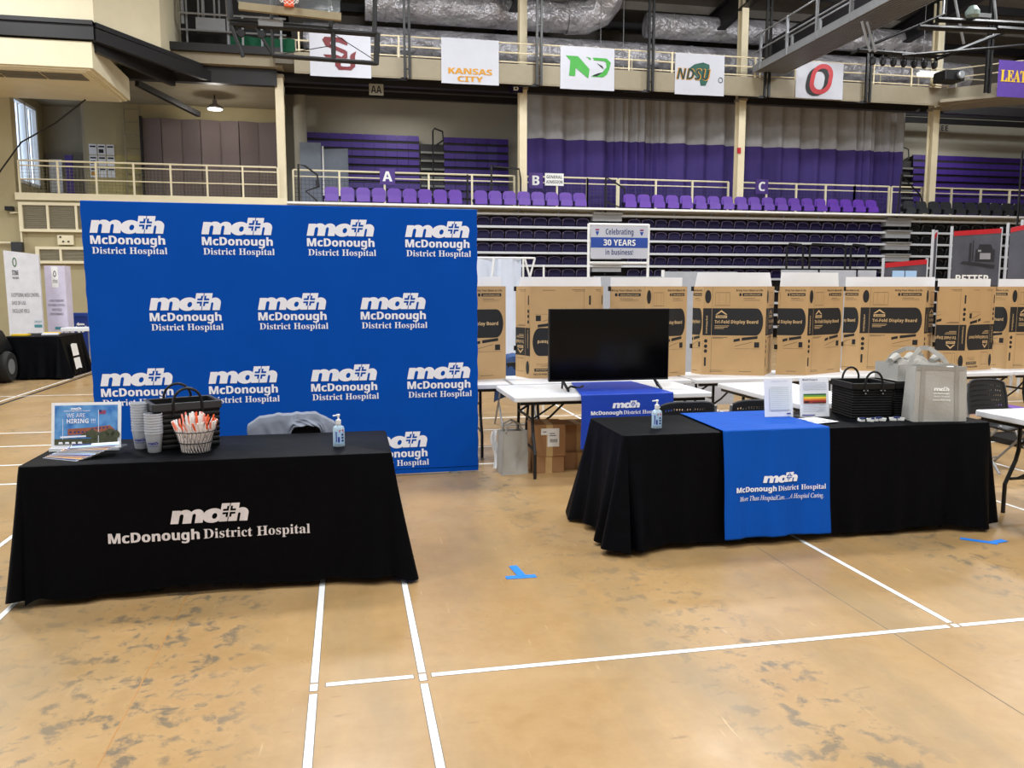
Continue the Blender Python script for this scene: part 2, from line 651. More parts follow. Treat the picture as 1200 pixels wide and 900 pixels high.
hw = 0.0155
XA, XB, XD, YC = -0.175, 0.287, 2.960, 3.385
for X in (XA, XB):
    floor_line(X - hw, X + hw, 1.0, YC - 0.075)
    floor_line(X - hw, X + hw, YC - 0.045, YC + 0.015)
    floor_line(X - hw, X + hw, YC + 0.03, 25)
floor_line(XD - hw, XD + hw, YC + 0.04, 25)
floor_line(XD - hw, XD + hw, YC - 0.015, YC + 0.02)
for a, b in ((XA + 0.05, XB - 0.04), (XB + 0.04, XD - 0.04), (XD + 0.03, 16)):
    floor_line(a, b, YC - hw, YC + hw)
for y in (7.61, 8.45, 9.48, 10.37, 14.0):
    floor_line(-12, 12, y - 0.017, y + 0.017)
for x in (-1.79, -2.28, -5.15, 5.05, 6.13):
    floor_line(x - hw, x + hw, 4.3 if x != 6.13 else 5.5, 25)
MB().box(2.595, 2.60, 0.5, 14, 0, 0.0008).build('floor_seam', LINED, fl)
MB().box(-0.905, -0.899, 0.5, 4.6, 0, 0.0008).build('floor_seam', mat('brown_seam', (170, 125, 70), 0.6), fl)
MB().box(-5.04, -4.98, 11, 25, 0, 0.0008).box(-7.04, -6.99, 11, 25, 0, 0.0008).build('court_line', INK, fl)
MB().box(-8, 12, 12.2, 12.21, 0, 0.0008).build('floor_seam', LINED, fl)

# blue tape marks on the floor


def tape(segs, lab, loc):
    m = MB()
    for i, (p, q) in enumerate(segs):
        m.bar((*p, 0.002 + 0.0015 * i), (*q, 0.002 + 0.0015 * i), 0.05, 0.0012)
    o = m.build('tape_mark', PTAPE, loc=loc)
    tag(o, lab, 'tape')


tape([((-0.08, 0), (0.1, -0.005)), ((0.02, 0.0), (0.0, 0.19))], 'blue tape cross on the floor between the two draped tables', (0.955, 4.50, 0))
tape([((-0.10, 0.12), (0.06, -0.03)), ((0.02, -0.01), (0.16, 0.02))], 'blue tape mark on the floor near the right end of the right table', (4.14, 4.51, 0))

# ---- walls
HALLW = mat('hall_wall_paint', (150, 146, 138), 0.8, noise=0.05, nscale=1)
struct(MB().box(-22, 40, -12.3, -12, 0, 16).build('wall_rear', HALLW))
struct(MB().box(39.7, 40, -12, 34, 0, 16).build('wall_right', HALLW))
struct(MB().box(-22, -21.7, -12, 34, 0, 16).build('wall_far_left', HALLW))
struct(MB().box(-22, -9.2, YD, YD + 0.3, 0, 12).box(-9.2, -1.9, YD, YD + 0.3, 0, 4.2).build('wall_front_left', BEIGE))
struct(MB().box(-8.45, 40, 30.6, 30.9, 4.0, 9.2).build('wall_back', GREYW))
struct(MB().box(-8.45, 40, 30.95, 31.2, 9.0, 13.0).build('wall_back_upper', ROOF))
struct(MB().box(-9.95, -8.45, 30.9, 31.1, 4.3, 8.4).box(-8.5, -8.4, 30.0, 30.9, 4.3, 8.4).build('wall_alcove', BEIGE2))
wl = struct(MB().box(-8.4, -1.95, 30.0, 30.3, 4.3, 8.4).build('wall_mezzanine', BEIGE))
struct(MB().box(-10.2, -9.95, 26.3, 27.2, 4.3, 8.4).box(-10.2, -9.95, 30.2, 31.1, 4.3, 8.4).box(-10.2, -9.95, 27.2, 30.2, 4.3, 5.0)
       .box(-10.2, -9.95, 27.2, 30.2, 7.6, 8.4).build('wall_left', BEIGE))
struct(MB().box(-10.2, -1.9, 26.3, 31.1, 7.85, 8.0).build('ceiling_mezzanine', BEIGE2))
# block courses that can be told apart beside the partition
bm_ = MB().box(0, 0.395, -0.02, 0, 0, 0.195).mesh('block', mat('yellow_block', (186, 172, 116), 0.75, noise=0.06))
for r in range(9):
    for c in range(5):
        x = -8.3 + c * 0.40 + (0.2 if r % 2 else 0)
        if x < -6.9:
            inst(bm_, 'block', wl, (x, 30.0, 4.35 + r * 0.2))
# window in the left wall
w = MB()
for y0, y1 in ((27.2, 27.3), (28.15, 28.25), (29.15, 29.25), (30.1, 30.2)):
    w.box(-10.1, -9.9, y0, y1, 5.0, 7.6)
w.box(-10.1, -9.9, 27.2, 30.2, 5.0, 5.1).box(-10.1, -9.9, 27.2, 30.2, 7.5, 7.6)
wo = struct(w.build('window_1', WHITE))
MB().box(-10.16, -10.14, 27.2, 30.2, 5.0, 7.6).build('pane', GLOW, wo)
b_ = MB()
for k in range(11):
    b_.box(-10.06, -10.03, 27.35 + k * 0.26, 27.45 + k * 0.26, 5.1, 7.5)
b_.build('vertical_blind', WHITE, wo)['kind'] = 'stuff'

# roof: sloping deck, purlins, beams
roof = struct(MB().add([(-22, -12.3, 15.6), (40, -12.3, 15.6), (40, 31.2, 11.6), (-22, 31.2, 11.6), (-22, -12.3, 15.8), (40, -12.3, 15.8), (40, 31.2, 11.8), (-22, 31.2, 11.8)],
                       [(0, 3, 2, 1), (4, 5, 6, 7), (0, 1, 5, 4), (2, 3, 7, 6), (1, 2, 6, 5), (3, 0, 4, 7)]).build('ceiling', ROOF))
zr = lambda y: 15.4 - (y + 10) / 41.2 * 3.8
for k in range(12):
    y = 30.4 - k * 1.7
    MB().box(-22, 40, y, y + 0.14, zr(y) - 0.28, zr(y)).build('purlin', ROOF if k % 2 else STEEL, roof)
for x in (-1.85, 5.67, 13.25, 20.7, 28.2):
    g = MB()
    for dz, w_ in ((0.0, 0.3), (-0.75, 0.3), (-0.37, 0.05)):
        h_ = 0.05 if w_ > 0.1 else 0.7
        g.bar((x, 12, zr(12) - 0.3 + dz), (x, 30.9, zr(30.9) - 0.3 + dz), w_, h_)
    g.build('roof_beam', STEEL, roof)

# deck slab and its fascia
struct(MB().box(-9.2, -1.9, 26.0, 31, 4.2, ZD).box(-1.9, 40, 26.55, 31, 4.2, ZD).build('floor_deck', mat('deck_concrete', (150, 145, 132), 0.8)))
struct(MB().box(-9.2, -1.7, 25.9, 26.0, 4.22, 4.42).build('trim_deck_edge', CREAM))
fa = MB().box(-1.7, 40, 26.35, 26.5, 4.02, 4.24)
fas = struct(fa.build('trim_stand_fascia', mat('tan_board', (176, 158, 118), 0.7)))
pm = MB().box(-0.02, 0.02, -0.06, 0, 0, 0.26).mesh('bracket', DECKG)
for k in range(24):
    inst(pm, 'bracket', fas, (-1.2 + k * 1.35, 26.35, 4.02))
MB().box(-1.7, 40, 25.62, 26.3, 4.24, 4.30).build('seat_ledge', WHITE, fas)

# columns
for i, x in enumerate((-1.85, 5.67, 13.25, 20.72)):
    c = MB()
    c.box(x - 0.12, x + 0.12, 26.15, 26.19, 4.3, 8.1).box(x - 0.12, x + 0.12, 26.42, 26.46, 4.3, 8.1).box(x - 0.015, x + 0.015, 26.19, 26.42, 4.3, 8.1)
    if i:
        c.box(x - 0.12, x + 0.12, 26.15, 26.19, 8.1, 11.7).box(x - 0.12, x + 0.12, 26.42, 26.46, 8.1, 11.7).box(x - 0.015, x + 0.015, 26.19, 26.42, 8.1, 11.7)
    co = struct(c.build('trim_column_%d' % (i + 1), CREAM2))
    MB().box(x - 0.15, x + 0.15, 26.1, 26.5, 8.0, 8.08).build('cap_plate', TAUPE, co)
tag(MB().box(-0.06, 0.06, -0.05, 0, -0.09, 0.09).box(-0.03, 0.03, -0.07, -0.05, -0.03, 0.03).build('fire_alarm', RED, loc=(13.15, 26.15, 6.35)),
    'small red alarm box on the column right of the bison banner', 'alarm')

# upper catwalk (balcony gallery) with its railing
gal = struct(MB().box(-1.9, 20.5, 25.5, 26.6, 8.25, 8.56).box(-1.9, 20.5, 26.6, 30.6, 8.5, 8.56).build('ceiling_gallery', mat('gallery_underside', (104, 98, 88), 0.8)))
MB().box(-1.35, 20.55, 25.44, 25.5, 8.02, 8.58).build('fascia', TAUPE, gal)
MB().box(-1.35, 20.55, 25.445, 25.5, 7.98, 8.015).build('fascia_flange', TAUPE, gal)
MB().bar((20.55, 25.5, 8.3), (23.5, 22.8, 8.3), 0.08, 0.56).build('fascia', TAUPE, gal)
MB().bar((20.6, 25.9, 8.1), (24.6, 22.8, 8.1), 1.6, 0.1).build('underside', TAUPE, gal)
MB().box(-1.9, 40, 26.5, 26.75, 8.0, 8.3).build('edge_beam', STEEL, gal)
for y in (27.3, 28.4, 29.5):
    MB().box(-1.9, 40, y, y + 0.12, 8.3, 8.5).build('joist', STEEL, gal)
rail = thing('gallery_railing', 'cream pipe railing along the front of the upper gallery behind the banners', 'railing', (0, 25.47, 8.58))
for z in (0.62, 0.33, 0.06):
    MB().tube([(-1.3, 0, z), (20.5, 0, z)], 0.022, 6).build('rail', CREAM2, rail)
pm = MB().box(-0.025, 0.025, -0.025, 0.025, 0, 0.64).mesh('post', CREAM2)
for k in range(16):
    inst(pm, 'post', rail, (-1.2 + k * 1.45, 0, 0))
rb = thing('gallery_railing', 'far cream railing at the back of the upper gallery below the ducts', 'railing', (0, 27.6, 8.58))
for z in (0.95, 0.55):
    MB().tube([(-5, 0, z), (24, 0, z)], 0.02, 6).build('rail', CREAM2, rb)
pm2 = MB().box(-0.02, 0.02, -0.02, 0.02, 0, 0.96).mesh('post', CREAM2)
for k in range(18):
    inst(pm2, 'post', rb, (-4.6 + k * 1.6, 0, 0))
rc = thing('gallery_railing', 'short cream railing along the slanted gallery corner at right', 'railing', (20.5, 25.47, 8.58))
for z in (0.62, 0.33):
    MB().tube([(0, 0, z), (2.9, -2.65, z)], 0.022, 6).build('rail', CREAM2, rc)
for k in range(1, 3):
    inst(pm, 'post', rc, (1.4 * k, -1.28 * k, 0))

# black hanger rods of the gallery
hm = MB()
for dx in (-0.07, 0.07):
    hm.box(dx - 0.035, dx + 0.035, -0.04, 0.04, 0, 4.6)
for k in range(9):
    hm.box(-0.07, 0.07, -0.02, 0.02, 0.25 + k * 0.5, 0.3 + k * 0.5)
hme = hm.mesh('hanger', BLACKM)
for k, x in enumerate((1.93, 5.98, 9.62, 13.65, 17.35)):
    h = inst(hme, 'gallery_hanger', None, (x, 25.3, 7.95))
    tag(h, ['black steel hanger right of the crimson letter banner', 'black steel hanger beside the second cream column', 'black steel hanger between the green bird and bison banners',
            'black steel hanger right of the third cream column', 'black steel hanger right of the big letter O banner'][k], 'hanger', 'hangers of the gallery')
    MB().bar((0, 0.05, 0.0), (-0.7, 0.6, 0.1), 0.07, 0.07).build('brace', BLACKM, h)

# foil wrapped ducts


def duct(path, r, lab, seams):
    d = MB().tube(path, r, 20).build('duct', FOIL, smooth=True)
    tag(d, lab, 'duct')
    sm = MB()
    n = len(path)
    for i in range(seams):
        t = (i + 0.5) / seams
        a, b = Vector(path[0]), Vector(path[-1])
        p = a.lerp(b, t)
        q = p + (b - a).normalized() * 0.06
        sb = MB().tube([p, q], r * 1.03, 20).build('seam_band', FOIL, d)


duct([(-1.2, 28.9, 9.95), (10, 28.9, 9.95), (24, 28.9, 9.95)], 0.52, 'lower foil wrapped duct running the length of the upper gallery', 12)
duct([(0.8, 28.2, 10.95), (4, 28.2, 10.95), (7.6, 28.2, 10.95)], 0.50, 'upper foil wrapped duct left of the round elbow', 5)
duct([(10.6, 28.4, 10.95), (14, 28.4, 10.95), (22, 28.4, 10.95)], 0.42, 'upper foil wrapped duct right of the round elbow', 6)
el = MB().tube([(7.6, 28.2, 10.95), (8.3, 28.2, 11.0), (8.75, 28.1, 11.2), (8.95, 27.9, 11.5), (9.0, 27.6, 11.85)], 0.55, 20)
tag(el.build('duct_elbow', FOIL, smooth=True), 'wrinkled foil duct elbow rising to the roof above the green bird banner', 'duct')

# overhead walkway running toward the viewer
wk = thing('overhead_walkway', 'grey ribbed steel walkway overhead crossing from the gallery toward the viewer', 'walkway', (13.22, 25.4, 8.72))
r_ = MB()
for k in range(11):
    r_.box(0.095 * k, 0.095 * k + 0.05, -13, 0, 0, 0.05)
r_.box(0, 1.03, -13, 0, 0.05, 0.07, 1)  # plate in darker steel, so shade in the rib gaps is coloured in
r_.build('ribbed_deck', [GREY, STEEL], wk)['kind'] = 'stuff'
MB().box(-0.05, 0, -13, 0, -0.02, 0.2).build('edge_channel', GREY, wk)
MB().box(1.03, 1.08, -13, 0, -0.02, 0.2).build('edge_channel', GREY, wk)
for sx in (-0.03, 1.06):
    for z in (0.6, 1.1):
        MB().tube([(sx, -13, z), (sx, 0, z)], 0.025, 6).build('rail', GREY, wk)
    for k in range(8):
        MB().box(sx - 0.035, sx + 0.035, -0.5 - 1.6 * k, -0.43 - 1.6 * k, 0, 1.12).build('post', GREY, wk)
tag(MB().box(15.0, 15.5, 8, 30.5, 9.7, 10.5).build('roof_girder', STEEL), 'deep dark roof girder beside the overhead walkway', 'girder')

# lighting truss at upper right
tr = thing('lighting_truss', 'black pipe lighting truss hung above the right end of the gallery', 'truss', (0, 0, 0))
P3 = [((13.7, 20.5, 8.1), (16.3, 20.5, 8.06), 0.06), ((16.1, 20.5, 8.0), (18.3, 20.5, 8.86), 0.06), ((15.0, 20.45, 8.02), (20.2, 20.2, 8.62), 0.04), ((13.5, 20.5, 8.0), (16.3, 20.5, 9.2), 0.035),
      ((14.5, 18.5, 8.32), (24, 18.5, 8.5), 0.07), ((14.0, 18.5, 8.11), (24, 18.5, 8.36), 0.07), ((16.2, 18.5, 8.2), (24, 18.5, 8.22), 0.09)]
for a, b, r in P3:
    MB().tube([a, b], r, 8).build('pipe', BLACKM, tr)
for a, b in (((15.2, 19, 9.6), (15.72, 19, 7.95)), ((13.25, 19.5, 8.5), (13.6, 19.6, 7.8)), ((13.1, 19.5, 8.5), (13.45, 19.6, 7.8)), ((16.1, 18.7, 9.8), (16.4, 18.7, 8.35)), ((17.6, 18.6, 10.5), (17.6, 18.6, 8.3)), ((16.25, 20.5, 9.2), (16.25, 20.5, 11.5))):
    MB().tube([a, b], 0.035, 6).build('strut', GREY, tr)
for k in range(7):
    x = 14.15 + 0.32 * k
    lm = MB()
    lm.tube([(0, 0, 0), (0, 0, -0.09)], 0.02, 6)
    lm.lathe([(0.04, -0.30), (0.065, -0.27), (0.07, -0.15), (0.03, -0.10)], 10)
    lm.tube([(-0.09, 0, -0.08), (-0.09, 0, -0.24)], 0.014, 6).tube([(0.09, 0, -0.08), (0.09, 0, -0.24)], 0.014, 6).tube([(-0.09, 0, -0.08), (0.09, 0, -0.08)], 0.014, 6)
    lm.tube([(-0.05, 0, 0.05), (0.03, 0, 0.14)], 0.02, 6)
    o = lm.build('stage_light', BLACKM, loc=(x, 20.5, 8.03))
    tag(o, 'small black stage light, %s from the left under the truss' % ORDW[k], 'lamp', 'stage lights under the truss')
tag(inst(hme, 'gallery_hanger', None, (20.5, 23.6, 8.0)), 'black steel hanger just left of the purple banner at right', 'hanger', 'hangers of the gallery')
pj = thing('floodlight', 'black projector on the gallery at the right corner', 'floodlight', (20.1, 24.9, 8.62))  # dark housing of a lit floodlight; the tube light behind supplies its glow
MB().box(-0.38, 0.38, -0.3, 0.3, 0, 0.34).build('body', BLACKP, pj, bevel=0.03)
MB().lathe([(0.13, 0), (0.13, 0.1), (0.1, 0.12)], 16, T=Matrix.Translation((0.2, -0.28, 0.18)) @ Matrix.Rotation(pi / 2, 4, 'X')).build('lens', GREY, pj)
cb = thing('moving_light', 'pale round moving light fixture on top of the truss', 'lamp', (15.5, 18.5, 8.42))
MB().lathe([(0.08, 0), (0.16, 0.06), (0.17, 0.16), (0.09, 0.28)], 12).build('head', mat('pale_teal', (150, 170, 165), 0.5), cb)
MB().box(0.1, 0.5, -0.06, 0.06, 0.02, 0.12).build('base', GREY, cb)
for i, (x, y, z) in enumerate(((17.85, 29.8, 9.34), (20.25, 25.9, 9.16), (8.95, 27.2, 8.94))):
    f = thing('tube_light', ['lit tube light behind the gallery railing right of the letter O banner', 'lit tube light behind the projector', 'lit tube light behind the railing right of the green bird banner'][i], 'lamp', (x, y, z), 0, 'tube lights behind the gallery railing')
    MB().box(-0.6, 0.6, -0.1, 0.1, 0, 0.07).build('housing', WHITE, f)
    MB().tube([(-0.4, 0, 0.07), (-0.4, 0, 2.5)], 0.012, 6).tube([(0.4, 0, 0.07), (0.4, 0, 2.5)], 0.012, 6).build('hanger_rod', GREY, f)
    MB().tube([(-0.58, 0, -0.04), (0.58, 0, -0.04)], 0.06, 8).build('tube', LAMP, f)

# ---- cream soffit and dark steel at upper left
so = struct(MB().box(-16, -6.03, 22.5, 26.05, 7.12, 7.74).box(-16, -6.25, 22.7, 26.0, 7.05, 7.12).box(-16, -6.12, 22.6, 26.02, 7.08, 7.13).build('trim_soffit', CREAM))
for k in range(10):
    MB().box(-7.35 - k * 1.0, -6.4 - k * 1.0, 22.85, 23.12, 7.03, 7.055).box(-7.35 - k * 1.0, -6.4 - k * 1.0, 23.2, 23.5, 7.03, 7.055).build('vent_slot', mat('vent_grey', (112, 106, 92), 0.7), so)
uw = MB()
uw.add([(-16, 22.5, 8.2), (-5.95, 22.5, 8.2), (-4.8, 24.45, 8.2), (-4.8, 27.5, 8.2), (-16, 27.5, 8.2), (-16, 22.5, 12.8), (-5.95, 22.5, 12.8), (-4.8, 24.45, 12.8), (-4.8, 27.5, 12.8), (-16, 27.5, 12.8)],
       [(4, 3, 2, 1, 0), (5, 6, 7, 8, 9), (0, 1, 6, 5), (1, 2, 7, 6), (2, 3, 8, 7), (3, 4, 9, 8), (4, 0, 5, 9)])
struct(uw.build('wall_upper_left', CREAM))
sb = struct(MB().box(-16, -5.95, 22.42, 22.6, 7.78, 8.2).build('trim_steel_1', STEEL))
MB().bar((-5.95, 22.48, 8.14), (-4.0, 25.9, 8.14), 0.14, 0.12).bar((-5.95, 22.48, 7.9), (-3.6, 26.4, 7.9), 0.14, 0.3).build('diagonal_beam', STEEL, sb)
MB().box(-16, -5.95, 22.36, 22.6, 8.12, 8.22).build('top_angle', STEEL, sb)
MB().bar((-6.0, 22.7, 7.75), (-4.8, 25.9, 7.75), 0.14, 0.4).build('diagonal_beam', STEEL, sb)
MB().bar((-5.9, 26.4, 7.7), (-4.6, 28.8, 7.35), 0.14, 0.16).build('brace', STEEL, sb)
MB().box(-6.2, -1.9, 26.0, 26.25, 7.72, 8.2).build('lintel_beam', STEEL, sb)
MB().box(-4.8, -1.7, 25.75, 26.2, 8.2, 8.52).build('light_strip', TAUPE, sb)
MB().box(-4.8, -1.75, 25.6, 25.75, 8.5, 8.72).build('top_angle', STEEL, sb)
# service platform behind: conduits, box, railing, green canvas
sp = thing('pipe_rack', 'grey conduits and junction box on the service platform at upper left', 'pipe rack', (-4.6, 26.4, 8.7))
for k, x in enumerate((0.05, 0.15, 0.5, 0.62, 0.95, 1.08, 1.32)):
    MB().tube([(x, 0.05 * (k % 2), 0.0 if k in (1, 6) else 0.75), (x, 0.05 * (k % 2), 3.2)], 0.05 if k % 3 == 0 else 0.03, 6).build('conduit', GREY, sp)
MB().box(0.42, 1.25, -0.05, 0.15, 0.55, 0.95).build('junction_box', GREY, sp)
for z in (0.55, 1.02):
    MB().tube([(0, -0.15, z), (3.0, -0.15, z)], 0.03, 6).build('rail', GREY, sp)
for x in (1.75, 2.3, 2.85):
    MB().box(x - 0.03, x + 0.03, -0.17, -0.11, 0, 1.05).build('post', GREY, sp)
gn = MB().grid(lambda u, v: (1.3 + 1.9 * u, 0.6 + 0.06 * sin(u * 19) + 0.04 * sin(v * 9), -0.08 + 0.75 * v), 30, 6).build('canvas_roll', GREENNET, loc=(-4.6, 26.4, 8.7))
tag(gn, 'dark green canvas lying on the service platform at upper left', 'canvas')
struct(MB().box(-4.75, -1.9, 26.2, 27.4, 8.45, 8.6).build('floor_service', STEEL))
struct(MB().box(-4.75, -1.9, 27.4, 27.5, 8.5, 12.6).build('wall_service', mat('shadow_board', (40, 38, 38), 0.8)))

# pendant lamp in the mezzanine
pl = thing('pendant_lamp', 'lit metal dome lamp hanging from the mezzanine ceiling', 'lamp', (-4.0, 28.2, 7.42))
MB().lathe([(0.26, 0), (0.24, 0.07), (0.08, 0.16), (0.05, 0.3)], 16).build('shade', GREY, pl)
MB().lathe([(0.22, -0.02), (0.22, 0.01)], 16).build('bulb', LAMP, pl)
MB().tube([(0, 0, 0.3), (0, 0, 0.45)], 0.02, 6).build('stem', BLACKM, pl)
ll = bpy.data.lights.new('pendant_light', 'POINT')
ll.energy = 85
ll.shadow_soft_size = 0.15
ll.color = (1, 0.95, 0.85)
lo = bpy.data.objects.new('pendant_light', ll)
lo.parent = pl
lo.location = (0, 0, -0.12)
COL.objects.link(lo)

# folding partition
pt = thing('folding_partition', 'taupe folding partition of tall panels on the mezzanine', 'partition', (-6.55, 29.6, 4.34))
for k in range(7):
    x0, x1 = 0.62 * k, 0.62 * (k + 1)
    y0, y1 = (0, 0.14) if k % 2 else (0.14, 0)
    MB().bar((x0 + 0.012, y0, 1.5), (x1 - 0.012, y1, 1.5), 0.05, 3.0).build('panel', PARTN, pt)
MB().box(-0.06, 0, 0, 0.2, 0, 3.05).build('end_post', BLACKM, pt)
MB().box(4.34, 4.4, 0, 0.2, 0, 3.05).build('end_post', BLACKM, pt)
# ladder and posters on the mezzanine wall
ld = thing('wall_ladder', 'thin beige wall ladder left of the folding partition', 'ladder', (-7.15, 29.9, 4.4))
for x in (0, 0.48):
    MB().box(x - 0.02, x + 0.02, -0.02, 0.02, 0, 3.4).build('stile', BEIGE2, ld)
for k in range(8):
    MB().tube([(0, 0, 0.3 + 0.42 * k), (0.48, 0, 0.3 + 0.42 * k)], 0.015, 6).build('rung', BEIGE2, ld)
cols = [GOLD, PAPER, PAPER, NAVY, PAPER, PAPER, PAPER, INK, PAPER]
for k in range(9):
    cx, cy = k % 3, k // 3
    p = MB().box(0, 0.24, -0.012, 0, 0, 0.34).box(0.03, 0.21, -0.014, -0.012, 0.24, 0.29, 1).box(0.03, 0.18, -0.014, -0.012, 0.06, 0.18, 2).build('wall_poster', [PAPER, INK, cols[k]], loc=(-8.3 + 0.27 * cx, 29.97, 5.4 + 0.37 * cy))
    tag(p, 'small paper notice, %s row %s column of the block on the mezzanine wall' % (('bottom', 'middle', 'top')[cy], ('left', 'middle', 'right')[cx]), 'poster', 'paper notices on the mezzanine wall')
db = thing('notice_board', 'open grey notice cabinet with purple panel in the mezzanine alcove', 'notice board', (-9.88, 30.7, 4.35))
MB().box(0, 1.2, 0, 0.1, 0, 1.9).build('cabinet', mat('grey_brown', (110, 100, 88), 0.7), db)
MB().box(0.6, 0.85, -0.02, 0, 0.05, 1.85).build('purple_panel', PURPS, db)
MB().box(0.1, 0.5, -0.02, 0, 0.6, 1.7).build('paper', PAPER, db)
MB().bar((1.2, 0, 0.98), (1.35, -0.55, 0.98), 0.04, 1.95).build('door', mat('grey_brown', (110, 100, 88), 0.7), db)
# mezzanine railing with wire mesh
mr = thing('mezzanine_railing', 'cream pipe railing with wire mesh along the left mezzanine', 'railing', (-9.1, 26.05, 4.42))
for z in (0.92, 0.78, 0.4):
    MB().tube([(0, 0, z), (7.1, 0, z)], 0.028 if z > 0.9 else 0.02, 6).build('rail', CREAM, mr)
for k in range(8):
    MB().box(1.02 * k - 0.025, 1.02 * k + 0.025, -0.025, 0.025, 0, 0.92).build('post', CREAM, mr)
ms = MB()
for k in range(70):
    ms.bar((0.102 * k, 0.03, 0.05), (0.102 * k, 0.03, 0.78), 0.007)
for k in range(7):
    ms.bar((0, 0.03, 0.08 + 0.1 * k), (7.1, 0.03, 0.08 + 0.1 * k), 0.007)
ms.build('wire_mesh', mat('dull_wire', (120, 112, 84), 0.6), mr)['kind'] = 'stuff'
# loose cable
tag(MB().tube([(-7.1, 25.6, 7.0), (-7.9, 25.5, 6.3), (-8.8, 25.5, 5.75), (-9.3, 25.4, 5.0), (-9.9, 25.3, 4.0)], 0.022, 6).build('cable', BLACKM), 'black cable drooping across the left mezzanine opening', 'cable')

# lower left wall fittings
def wall_vent(lab, x0, x1, z0, z1, n, zs):
    v = thing('wall_vent', lab, 'vent', (x0, 25.9, z0), 0, 'grilles in the left wall')
    W_, H_ = x1 - x0, z1 - z0
    MB().box(0, W_, -0.05, 0.1, 0, 0.08).box(0, W_, -0.05, 0.1, H_ - 0.08, H_).box(0, 0.1, -0.05, 0.1, 0.08, H_ - 0.08).box(W_ - 0.1, W_, -0.05, 0.1, 0.08, H_ - 0.08).build('frame', CREAM, v)
    for k in range(1, n):
        MB().box(W_ * k / n - 0.03, W_ * k / n + 0.03, -0.045, 0.1, 0.08, H_ - 0.08).build('mullion', CREAM, v)
    sl = MB()
    for k in range(zs):
        z = 0.09 + (H_ - 0.18) * k / zs
        sl.bar((0.05, 0.03, z + 0.02), (W_ - 0.05, 0.03, z + 0.02), 0.05, 0.02)
    sl.build('slats', VENT, v)['kind'] = 'stuff'
    MB().box(0.05, W_ - 0.05, 0.06, 0.09, 0.05, H_ - 0.05).build('backing', BEIGE2, v)


wall_vent('large framed wall grille directly under the left mezzanine edge', -9.12, -6.1, 3.32, 4.15, 4, 16)
wall_vent('lower smaller wall grille behind the white display towers', -8.75, -6.1, 2.42, 2.9, 4, 9)
eb = thing('wall_box', 'cream electrical box with three knobs between the two wall grilles', 'electrical box', (-8.15, 25.97, 2.96))
MB().box(0, 0.42, -0.1, 0, 0, 0.27).build('cover', CREAM, eb)
for x, z in ((0.06, 0.2), (0.13, 0.07), (0.27, 0.07)):
    MB().box(x, x + 0.05, -0.12, -0.1, z, z + 0.04).build('knob', INK, eb)
pp = thing('wall_pipes', 'cream pipes and a dark box on the left wall beside the grille', 'pipes', (-9.4, 25.9, 2.9))
MB().tube([(-0.6, 0, 0.1), (0.3, 0, 0.1), (0.3, 0, 0.95), (0.05, 0, 0.95)], 0.035, 8).build('pipe', CREAM, pp)
MB().box(0.05, 0.33, -0.12, 0.05, -0.15, 0.12).build('dark_box', DKGREY, pp)
MB().box(-0.05, 0.15, -0.1, 0.05, 1.0, 1.12).build('clamp', BLACKP, pp)

# ================================================================== UPPER STANDS
bench = MB().box(0.005, 0.395, 0, 0.1, 0.0, 0.19)
bench_me = bench.mesh('bench_panel', PURPB)
def bench_bank(lab, x0, x1, y=30.1):
    n = max(1, int(round((x1 - x0) / 0.4)))
    b = thing('bench_bank', lab, 'bleacher', (x0, y, ZD))
    for r in range(10):
        for k in range(n):
            inst(bench_me, 'bench_panel', b, (0.4 * k, 0.02 * r, 0.1 + 0.285 * r))
    for r in range(10):
        MB().box(0, 0.4 * n, 0.03 + 0.02 * r, 0.4, 0.03 + 0.285 * r, 0.06 + 0.285 * r).build('row_frame', STEEL, b)
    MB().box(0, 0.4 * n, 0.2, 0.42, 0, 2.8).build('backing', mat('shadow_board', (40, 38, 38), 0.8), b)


bench_bank('purple bench seating folded against the wall, left bank behind sign A', -1.3, 2.75)
bench_bank('purple bench seating folded against the wall, between the aisle and second column', 3.6, 6.0)
bench_bank('small purple bench bank just left of the fourth cream column', 20.6, 21.4)
bench_bank('purple bench seating folded against the wall at the far right', 23.0, 30)


def aisle_steps(lab, x0, w_, y):
    b = thing('aisle_steps', lab, 'steps', (x0, y, ZD))
    for r in range(8):
        MB().box(0, w_, 0.02 * r, 0.3, 0.15 + 0.3 * r, 0.22 + 0.3 * r).build('tread', mat('worn_tread', (120, 122, 118), 0.5), b)
    MB().box(0, w_, 0.26, 0.4, 0, 2.6).build('riser_back', STEEL, b)
    MB().tube([(w_ * 0.5, -0.1, 0), (w_ * 0.5, -0.1, 3.0), (w_ * 0.5 + 0.05, -0.1, 3.1), (w_ * 0.5 + 0.35, -0.1, 3.0), (w_ * 0.5 + 0.38, -0.1, 2.7), (w_ * 0.5 + 0.1, -0.1, 2.5)], 0.03, 6).build('handrail', BLACKM, b)


aisle_steps('black folded aisle steps with a handrail in the left purple benches', 2.75, 0.85, 30.1)
aisle_steps('black folded aisle steps with a handrail right of the fourth column', 21.4, 1.6, 30.1)

